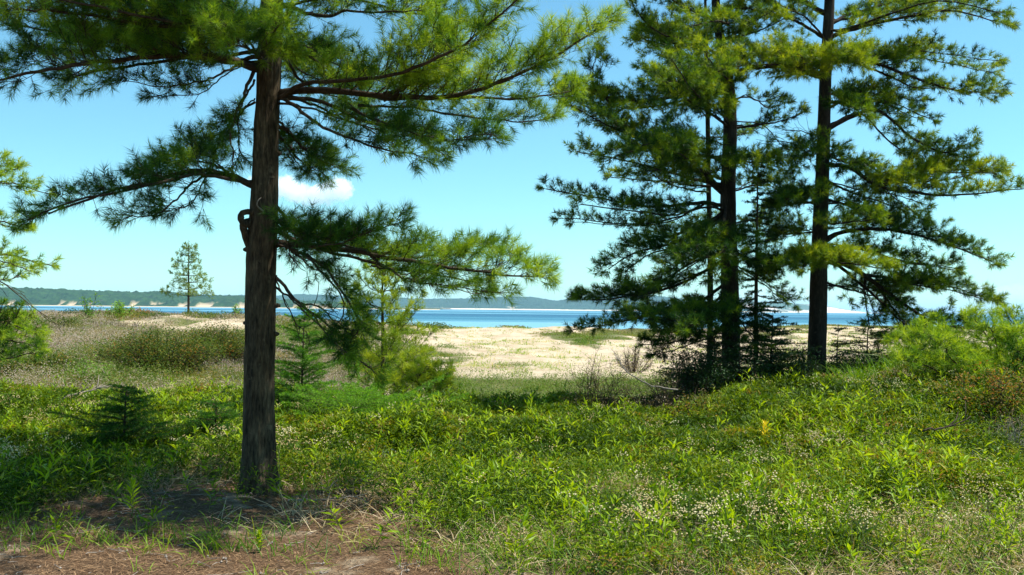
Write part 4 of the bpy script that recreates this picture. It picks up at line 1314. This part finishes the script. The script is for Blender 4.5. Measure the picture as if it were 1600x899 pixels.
# 1 low leafy mat
P = scatter(30000, lambda x, y: fore(x, y) * (1 - .8 * dry(x, y)), 5.4, 19)
n = len(P)
print('mat', n)
acc = Acc()
Kl = 38
hh = (.16 + .16 * lush(P[:, 0], P[:, 1])) * (1 - .3 * ss(5, 2, P[:, 1] - 4))
c = np.repeat(P, Kl, 0)
r_ = np.repeat(hh, Kl)
q = rng.normal(0, .085, (n * Kl, 3))
zz = rng.random(n * Kl) ** .6
pos_ = c + np.stack([q[:, 0], q[:, 1], zz * r_], 1)
sc_ = np.clip(np.repeat(P[:, 1], Kl) / 9, .8, 1.6)
tt = np.repeat(np.clip(.47 + .5 * patch(P[:, 0], P[:, 1], 60, .9) + .3 * (patch(P[:, 0], P[:, 1], 61, 3.5) > .3) + rng.normal(0, .14, n), .02, .98), Kl) + rng.normal(0, .06, n * Kl)
leaves(acc, pos_, rdir(n * Kl, .95, .05), .052 * sc_ * rng.uniform(.6, 1.3, n * Kl), .015 * sc_, np.clip(tt, 0, 1))
o = acc.build('ground_cover', M_MAT)
o['kind'] = 'stuff'; o['label'] = 'low dark green leafy ground cover filling the foreground'; o['category'] = 'ground cover'

# 2 leafy stems with narrow leaves
P = scatter(24000, lambda x, y: fore(x, y) * lush(x, y) * (1 - .7 * dry(x, y)) * (.25 + .75 * ss(-.3, .2, patch(x, y, 70, .5) + .15)), 5.8, 18)
n = len(P)
print('stems', n)
acc = Acc(); st = Acc()
Kl = 14
H_ = (.14 + .26 * rng.random(n) ** 1.4) * (.7 + .6 * lush(P[:, 0], P[:, 1]))
lean = rng.normal(0, .38, (n, 3)); lean[:, 2] = 1
lean = norm(lean)
segs(st, P, P + lean * H_[:, None], .003, .0015, 3, rng.random(n))
f = np.tile(np.linspace(.25, 1, Kl), n)
pp = np.repeat(P, Kl, 0) + np.repeat(lean, Kl, 0) * (f * np.repeat(H_, Kl))[:, None]
az = f * 0 + np.tile(np.arange(Kl) * 2.4, n) + np.repeat(rng.random(n) * 7, Kl)
el = .05 + .8 * f ** 1.5 + rng.normal(0, .3, n * Kl)
D = norm(np.stack([np.cos(az) * np.cos(el), np.sin(az) * np.cos(el), np.sin(el)], 1) )
big = np.repeat(rng.uniform(.45, 1.25, n), Kl)
tt = np.repeat(np.clip(.60 + .3 * patch(P[:, 0], P[:, 1], 71, .8) + rng.normal(0, .14, n), .03, .9), Kl) + rng.normal(0, .05, n * Kl)
leaves(acc, pp, D, .13 * big * (1.1 - .35 * f) * rng.uniform(.6, 1.2, n * Kl), .022 * big, np.clip(tt, 0, 1), .2)
# a few stems that turned yellow
o = acc.build('leafy_plants', M_LEAF)
o['kind'] = 'stuff'; o['label'] = 'bright green narrow-leaved plants crowding the foreground'; o['category'] = 'plants'
o2 = st.build('plant_stems', M_STEM); o2['kind'] = 'stuff'; o2['label'] = 'thin stems of the crowding foreground plants'; o2['category'] = 'stems'

# 3 grass
def tufts(P, nb, Lr, W, tintf, spread=.035, lean=.5, bend=(.2, 1.0)):
    n = len(P)
    c = np.repeat(P, nb, 0) + rng.normal(0, 1, (n * nb, 3)) * [spread, spread, 0]
    d = rng.normal(0, lean, (n * nb, 3)); d[:, 2] = 1
    d = norm(d)
    L_ = rng.uniform(Lr[0], Lr[1], n * nb) * np.repeat(rng.uniform(.7, 1.2, n), nb)
    return c, d, L_, W, np.clip(np.repeat(tintf, nb) + rng.normal(0, .1, n * nb), 0, 1), rng.uniform(bend[0], bend[1], n * nb)


acc = Acc()
P = scatter(9500, lambda x, y: np.clip(fore(x, y) * (.3 + .9 * ss(0, .3, patch(x, y, 80, .5))) , 0, 1), 5.6, 19)
c, d, L_, W_, t_, b_ = tufts(P, 10, (.12, .38), .006, .48 + .4 * patch(P[:, 0], P[:, 1], 81) + rng.normal(0, .1, len(P)))
blades(acc, c, d, L_, .0065 * np.clip(c[:, 1] / 9, .8, 1.6), t_, b_)
# thin grass on the litter beside the path
P = scatter(1700, lambda x, y: np.clip(ss(.05, .4, pathmask(x, y)) * (.1 + .55 * ss(-1.9, 1.5, x)) * ss(-.1, .25, patch(x, y, 82, 1.4) + .05), 0, 1) * (y > 5.7), 5.4, 9)
c, d, L_, W_, t_, b_ = tufts(P, 7, (.05, .18), .006, .55 + rng.normal(0, .15, len(P)), .03, .6)
blades(acc, c, d, L_, .0055, t_, b_)
P = scatter(2000, lambda x, y: np.clip(ss(.1, .5, pathmask(x, y)) * (1 - ss(.75, .97, pathmask(x, y))) * .8, 0, 1) * (y > 5.7), 5.4, 10)
c, d, L_, W_, t_, b_ = tufts(P, 8, (.08, .24), .006, .4 + rng.normal(0, .2, len(P)), .04, .5)
blades(acc, c, d, L_, .006, t_, b_)
# green blades under the right pines' edge
P = np.array([G(px + rng.normal(0, 22), 640 + rng.normal(0, 8), 15 + rng.normal(0, .6)) for px in np.linspace(1300, 1440, 90)])
c, d, L_, W_, t_, b_ = tufts(P, 10, (.35, .75), .01, np.full(len(P), .3), .05, .25)
blades(acc, c, d, L_, .011, t_, b_)
o = acc.build('grass', M_GRASS)
o['kind'] = 'stuff'; o['label'] = 'green and yellowing grass blades among the foreground plants'; o['category'] = 'grass'

# 4 dry straw and needles litter
acc = Acc()
P = scatter(7000, lambda x, y: np.clip(fore(x, y) * (.12 + .88 * dry(x, y)) + .7 * np.exp(-((x + 1.0) / .8) ** 2) * np.exp(-((y - 7.9) / .6) ** 2), 0, 1), 5.5, 13)
c, d, L_, W_, t_, b_ = tufts(P, 9, (.1, .32), .005, rng.uniform(.2, .9, len(P)), .06, 1.2)
blades(acc, c, d, L_, .005, t_, b_)
o = acc.build('dry_straw', M_STRAW)
o['kind'] = 'stuff'; o['label'] = 'dry straw-coloured stalks tangled among the green plants'; o['category'] = 'straw'
acc = Acc()
n = 110000
y = rng.uniform(4.6, 9.8, n); x = rng.uniform(-6, 3.2, n)
k = rng.random(n) < np.maximum(pathmask(x, y), thin(x, y)) * (.25 + .75 * ss(-.2, .2, patch(x, y, 95, 1.0) + .1))
x, y = x[k], y[k]; n = len(x)
P = np.stack([x, y, groundz(x, y) + .006 + .012 * rng.random(n)], 1)
d = rdir(n, .25, -.12)
w_ = norm(np.cross(d, np.array([[0, 0, 1.]]))) * .0022
V = np.stack([P - w_, P + w_, P + d * rng.uniform(.04, .1, (n, 1))], 1).reshape(-1, 3)
acc.add(V, np.arange(n * 3).reshape(-1, 3), None, np.repeat(rng.random(n), 3))
o = acc.build('fallen_needles', M_LITTER)
o['kind'] = 'stuff'; o['label'] = 'brown fallen pine needles strewn over the sandy path'; o['category'] = 'litter'

acc = Acc()
n = 900
y = rng.uniform(5.4, 9.3, n); x = rng.uniform(-5.5, 2.5, n)
k = rng.random(n) < np.maximum(pathmask(x, y), thin(x, y))
x, y = x[k], y[k]; n = len(x)
P = np.stack([x, y, groundz(x, y) + .01], 1)
d = rdir(n, .12, -.03)
l_ = rng.uniform(.04, .26, (n, 1)) * rng.random((n, 1))
m1 = P + d * l_ * .5 + rng.normal(0, .012, (n, 3)) * [1, 1, .3]
segs(acc, P, m1, .0035, .003, 4, .5); segs(acc, m1, P + d * l_ + rng.normal(0, .02, (n, 3)) * [1, 1, .3], .003, .002, 4, .5)
q_ = rng.random(n) < .25
blobs(acc, P[q_] + [0, 0, .008], rng.uniform(.006, .013, q_.sum()), .5)
o = acc.build('twig_litter', M_DEAD)
o['kind'] = 'stuff'; o['label'] = 'broken twigs and bark bits scattered on the brown needles'; o['category'] = 'litter'

# 5 pale flower heads
acc = Acc(); st = Acc()
P = scatter(8500, lambda x, y: np.clip(fore(x, y) * (.02 + .75 * ss(.12, .42, patch(x, y, 100, 1.1) + .26 * (1 - ss(6.8, 8.4, y)) * ss(-1, .3, x) + .12 * dry(x, y) - .09)), 0, 1), 5.9, 15)
n = len(P)
print('flowers', n)
H_ = rng.uniform(.22, .42, n) * (.8 + .35 * lush(P[:, 0], P[:, 1]))
lean = rng.normal(0, .2, (n, 3)); lean[:, 2] = 1; lean = norm(lean)
T_ = P + lean * H_[:, None]
segs(st, P, T_, .0022, .0016, 3, .8)
Kb = 13
c = np.repeat(T_, Kb, 0) + rng.normal(0, 1, (n * Kb, 3)) * [.034, .034, .018]
blobs(acc, c, rng.uniform(.004, .0085, n * Kb), np.repeat(rng.uniform(.1, 1, n), Kb))
o = acc.build('pale_flowers', M_FLOWER)
o['kind'] = 'stuff'; o['label'] = 'cream seed and flower heads dotted over the foreground plants'; o['category'] = 'flowers'
o2 = st.build('flower_stalks', M_STEM); o2['kind'] = 'stuff'; o2['label'] = 'thin stalks carrying the cream flower heads'; o2['category'] = 'stems'

# 6 single yellow flowers and yellowed plants
for (px, py, Y, lab) in [(1117, 651, 12.5, 'yellow flower right of the dry twigs near the right pines'), (1454, 757, 8.3, 'yellow flower low in the plants at right, above the dry grass'),
                         (1428, 621, 13, 'small yellow flower above the green plants below the right bough'), (768, 672, 11, 'small yellow flower head in the plants below the dark shaded strip')]:
    tip = at(px, py, Y)
    gz = float(groundz(tip[0], tip[1]))
    base = np.array([tip[0], tip[1], gz])
    t = thing('yellow_flower', lab, 'flower', base, 'yellow flowers')
    a_ = Acc(base); tube(a_, catmull([base, (base + tip) / 2 + [.01, 0, 0], tip], 6), np.full(6, .003), 5, .4); a_.build('stem', M_STEM, t, True)
    a_ = Acc(base)
    K_ = 14
    az = np.arange(K_) * 2 * PI / K_
    D = norm(np.stack([np.cos(az), np.sin(az) , .35 + 0 * az], 1) + np.array([[0, -.5, 0]]))
    leaves(a_, np.repeat(tip[None], K_, 0), D, .032, .014, rng.random(K_)); blobs(a_, tip[None] + [[0, 0, .006]], .011, .3)
    a_.build('petals', M_YELLOW, t)
for (px, py, Y, Hh, m_, tt_, lab) in [(1195, 690, 10.8, .3, M_YELLOW, .5, 'yellowed leafy plant among green ones below the right pines'),
                           (478, 672, 11.6, .3, M_YELLOW, .4, 'yellow-tipped leafy plant right of the big trunk'),
                           (1325, 690, 10.6, .42, M_LEAF, .78, 'leafy green plant with a fan of long upright leaves, right of centre'),
                           (1240, 860, 6.6, .42, M_LEAF, .8, 'tall leafy stalk near the bottom edge right of centre'),
                           (545, 665, 11.8, .4, M_LEAF, .75, 'leafy plant with a feathered top right of the big trunk'),
                           (1570, 880, 6.3, .36, M_LEAF, .7, 'leafy plant at the bottom right corner'),
                           (830, 640, 12.6, .55, M_LEAF, .7, 'upright leafy stalk standing out before the dark shaded strip'),
                           (1037, 845, 6.9, .34, M_LEAF, .85, 'light green broad-leaved plant among the cream flowers'),
                           (205, 825, 7.5, .26, M_LEAF, .6, 'lone weedy plant on the shaded brown needles at lower left'),
                           (405, 868, 6.5, .13, M_LEAF, .6, 'small green weed on the sandy path below the big trunk')]:
    tip = at(px, py, Y)
    gz = float(groundz(tip[0], tip[1]))
    base = np.array([tip[0], tip[1], gz])
    t = thing('leafy_plant', lab, 'plant', base, 'single leafy plants')
    a_ = Acc(base); tube(a_, catmull([base, base + [.015, 0, Hh * .5], base + [0, 0, Hh]], 6), np.linspace(.005, .002, 6), 5, .4); a_.build('stem', M_STEM, t, True)
    K_ = 30
    f = np.linspace(.2, 1, K_)
    az = np.arange(K_) * 2.4
    el = .3 + .8 * f
    D = np.stack([np.cos(az) * np.cos(el), np.sin(az) * np.cos(el), np.sin(el)], 1)
    a_ = Acc(base)
    leaves(a_, base + np.outer(f * Hh, [0, 0, 1]), D, min(.13, Hh * .45) * (1.15 - .5 * f), .02, np.clip(tt_ + rng.normal(0, .05, K_), 0, 1), .2)
    a_.build('leaves', m_, t)

# ------------------------------------------------------------------ midground heath
def heath_d(x, y):
    u = x / y
    c = vegcover(x, y) * (1 - fore(x, y))
    return np.clip(c, 0, 1) ** 1.2 * ss(14, 16, y)


def clumps(P, name, matn, K_, rx, hz, ls, tint, label, cat, up=.9):
    n = len(P)
    acc = Acc()
    c = np.repeat(P, K_, 0)
    dist = np.repeat(P[:, 1], K_)
    q = rng.normal(0, 1, (n * K_, 3)); q = norm(q) * rng.random((n * K_, 1)) ** .35
    q[:, 2] = np.abs(q[:, 2])
    R_ = np.repeat(np.broadcast_to(rx, (n,)), K_)[:, None]
    Hz = np.repeat(np.broadcast_to(hz, (n,)), K_)
    pp = c + np.stack([q[:, 0] * R_[:, 0], q[:, 1] * R_[:, 0], q[:, 2] * Hz], 1)
    sz = ls * np.clip(dist / 25, .7, 3)
    leaves(acc, pp, rdir(n * K_, up, -.1), sz * rng.uniform(.6, 1.3, n * K_), sz * .42, np.clip(np.repeat(tint, K_) + rng.normal(0, .07, n * K_), 0, 1))
    o = acc.build(name, matn)
    o['kind'] = 'stuff'; o['label'] = label; o['category'] = cat
    print(name, n * K_)


P = scatter(19000, heath_d, 14, 100, power=0, margin=.6)
n = len(P)
x, y = P[:, 0], P[:, 1]
u = x / y
lf = ss(-.1, -.2, u)
tint = .32 + .6 * ss(-.22, .1, fbm(x * .12, y * .08, 3, 200)) * lf + .25 * ss(55, 75, y) * (1 - lf) + .45 * lf * fbm(x * .55, y * .3, 3, 204) + rng.normal(0, .1, n)
tall = (.12 + .62 * lf * (1.5 * fbm(x * .4, y * .2, 2, 201) + .35)) * np.clip(1 - .6 * ss(45, 80, y) , .3, 1)
clumps(P, 'heath_scrub', M_HEATH, 46, .16 + .008 * y, np.clip(tall * 1.3, .06, .8), .05, np.clip(tint, .02, .98), 'olive and grey heath scrub covering the sandy flats', 'scrub')
Q = scatter(900, lambda x, y: ss(-.05, -.14, x / y) * ss(-.12, .12, fbm(x * .2, y * .12, 2, 210)), 17, 80, power=0, margin=.6)
clumps(Q, 'heath_bushes', M_RED, 420, rng.uniform(.35, .9, len(Q)) * (1 + Q[:, 1] / 60), rng.uniform(.3, .75, len(Q)), .055, np.clip(rng.normal(.32, .22, len(Q)), .03, .95), 'dark green and rusty low bushes dotted through the grey heath', 'scrub')
Q = scatter(700, lambda x, y: ss(-.05, -.14, x / y) * ss(-.05, .15, fbm(x * .2 + 5, y * .12, 2, 215)), 17, 60, power=0, margin=.6)
clumps(Q, 'grey_heath_bushes', M_HEATH, 380, rng.uniform(.35, .8, len(Q)) * (1 + Q[:, 1] / 60), rng.uniform(.3, .65, len(Q)), .045, np.clip(rng.normal(.88, .12, len(Q)), .5, .99), 'grey brown low bushes of dry heath at left', 'scrub')
# grey dry twigs standing in the heath
P = scatter(16000, lambda x, y: heath_d(x, y) * ss(-.22, .05, fbm(x * .12, y * .08, 3, 200)) * ss(-.06, -.2, x / y), 15, 75, power=0, margin=.58)
c, d, L_, W_, t_, b_ = tufts(P, 12, (.15, .42), .01, rng.uniform(.2, .9, len(P)), .15, .6, (.0, .4))
acc = Acc()
blades(acc, c, d, L_, .006 * np.clip(c[:, 1] / 16, 1, 4), t_, b_)
m_ = leaf_mat('grey_heath_twigs', [(0.0, (0.12, 0.09, 0.075)), (0.6, (0.27, 0.22, 0.19)), (1.0, (0.40, 0.35, 0.3))], 0.1, .8, .1)
o = acc.build('dry_heath_twigs', m_)
o['kind'] = 'stuff'; o['label'] = 'grey leafless twigs of dry heath at left'; o['category'] = 'scrub'
# dune grass on the bare sand
P = scatter(24000, lambda x, y: np.clip((1 - vegcover(x, y)) * .55 * ss(-.2, .35, fbm(x * .35, y * .2, 3, 230) + .08) * ss(17, 30, y), 0, 1), 17, 95, power=0, margin=.58)
c, d, L_, W_, t_, b_ = tufts(P, 9, (.05, .24), .01, rng.uniform(.35, 1.0, len(P)), .13, .7, (.2, .9))
acc = Acc()
blades(acc, c, d, L_, .006 * np.clip(c[:, 1] / 14, 1, 5), t_, b_)
o = acc.build('dune_grass', M_GRASS)
o['kind'] = 'stuff'; o['label'] = 'sparse tufts of dune grass on the pale sand'; o['category'] = 'grass'

# ------------------------------------------------------------------ clouds
m, nt, out = mat('cloud_vapour')
m.cycles.homogeneous_volume = False
tc = N(nt, 'ShaderNodeTexCoord')
v = N(nt, 'ShaderNodeVolumePrincipled')
v.inputs['Color'].default_value = (1, 1, 1, 1)
v.inputs['Density'].default_value = 0.014
v.inputs['Anisotropy'].default_value = 0.0
nt.links.new(v.outputs[0], out.inputs['Volume'])
M_CLOUD = m


def cloud(label, blobs_, Yc, k, dens_mat):
    """puffs: (px, py, radius px) at distance Yc"""
    c0 = at(blobs_[0][0], blobs_[0][1], Yc)
    import bmesh
    bm = bmesh.new()
    for (px, py, r) in blobs_:
        c = at(px, py, Yc) - c0
        rr = r * Yc / F
        mm = Matrix.Translation(Vector([float(a) for a in c]) + Vector((0, rng.normal(0, rr * .3), 0))) @ Matrix.Diagonal((rr, rr * 1.0, rr * .8, 1))
        bmesh.ops.create_icosphere(bm, subdivisions=4, radius=1, matrix=mm)
    me = bpy.data.meshes.new('cloud')
    bm.to_mesh(me)
    bm.free()
    o = obj('cloud', me, dens_mat, None, [float(a) for a in c0])
    rm = o.modifiers.new('r', 'REMESH')
    rm.mode = 'VOXEL'
    rm.voxel_size = k * Yc / F
    tx = bpy.data.textures.new('cl', 'CLOUDS')
    tx.noise_scale = 8 * Yc / F
    tx.noise_depth = 6
    dm = o.modifiers.new('d', 'DISPLACE')
    dm.texture = tx
    dm.strength = 20 * Yc / F
    dm.mid_level = .5
    o['label'] = label
    o['category'] = 'cloud'
    o['group'] = 'clouds'
    return o


cloud('small bright white puffy cloud low in the sky right behind the big trunk', [(392, 284, 10), (412, 291, 15), (440, 296, 20), (466, 302, 21), (498, 302, 20), (528, 296, 24), (484, 312, 15), (512, 309, 16), (450, 286, 15)], 5000, 1.5, M_CLOUD)
m2, nt, out = mat('thin_cloud_vapour')
m2.cycles.homogeneous_volume = False
v = N(nt, 'ShaderNodeVolumePrincipled')
v.inputs['Color'].default_value = (1, 1, 1, 1)
v.inputs['Density'].default_value = 0.0012
nt.links.new(v.outputs[0], out.inputs['Volume'])
cloud('faint white cloud bank on the horizon between the right pines', [(1160, 466, 16), (1190, 462, 19), (1230, 460, 21), (1270, 463, 18), (1300, 462, 15)], 15000, 3, m2)
cloud('faint thin cloud streak above the horizon at the right edge', [(1505, 460, 15), (1525, 459, 18), (1545, 460, 18), (1570, 460, 18), (1595, 458, 18), (1620, 460, 18), (1645, 462, 15)], 15000, 3, m2)

# ------------------------------------------------------------------ haze
HAZE = 0.00006
if HAZE:
    m, nt, out = mat('haze_air')
    v = N(nt, 'ShaderNodeVolumePrincipled')
    v.inputs['Color'].default_value = (0.55, 0.80, 1.0, 1)
    v.inputs['Density'].default_value = HAZE
    nt.links.new(v.outputs[0], out.inputs['Volume'])
    m.cycles.homogeneous_volume = True
    x0, x1, y0, y1, z0, z1 = -46000, 46000, -46000, 46000, -12, 136
    # wide enough for the whole ground sheet
    V = np.array([[x, y, z] for x in (x0, x1) for y in (y0, y1) for z in (z0, z1)], float)
    F4 = np.array([[0, 1, 3, 2], [4, 6, 7, 5], [0, 4, 5, 1], [2, 3, 7, 6], [0, 2, 6, 4], [1, 5, 7, 3]])
    o = obj('haze', mesh('haze', V, [F4]), m)
    o['kind'] = 'stuff'

# ------------------------------------------------------------------ light
EL, AZ = math.radians(62), math.radians(6)     # sun from the right, slightly behind the trees
sd = Vector((math.cos(EL) * math.cos(AZ), math.cos(EL) * math.sin(AZ), math.sin(EL)))
sl = bpy.data.lights.new('sun', 'SUN')
sl.energy = 5.0
sl.angle = math.radians(.53)
sl.color = (1.0, .955, .87)
so = bpy.data.objects.new('sun', sl)
COL.objects.link(so)
so.rotation_euler = sd.to_track_quat('Z', 'Y').to_euler()
W = bpy.data.worlds.new('World')
S.world = W
W.use_nodes = True
nt = W.node_tree
bg = nt.nodes['Background']
sky = nt.nodes.new('ShaderNodeTexSky')
sky.sky_type = 'NISHITA'
sky.sun_disc = False
sky.sun_elevation = EL
sky.sun_rotation = math.atan2(sd.x, sd.y)
sky.air_density = 1.0
sky.dust_density = 0.3
sky.ozone_density = 1.2
mx = nt.nodes.new('ShaderNodeMix')
mx.data_type = 'RGBA'
mx.blend_type = 'MULTIPLY'
mx.inputs['Factor'].default_value = 1
mx.inputs[7].default_value = (0.64, 1.08, 1.10, 1)
nt.links.new(sky.outputs[0], mx.inputs[6])
nt.links.new(mx.outputs[2], bg.inputs['Color'])
bg.inputs['Strength'].default_value = 0.09

S.view_settings.view_transform = 'Standard'
S.view_settings.look = 'None'
S.view_settings.exposure = 0.9
S.view_settings.gamma = 1
S.cycles.max_bounces = 7
S.cycles.diffuse_bounces = 3
S.cycles.glossy_bounces = 2
S.cycles.transmission_bounces = 4
S.cycles.volume_bounces = 16
S.cycles.transparent_max_bounces = 6
S.cycles.sample_clamp_indirect = 6
S.cycles.use_denoising = True
S.cycles.volume_step_rate = 4
S.cycles.volume_max_steps = 64
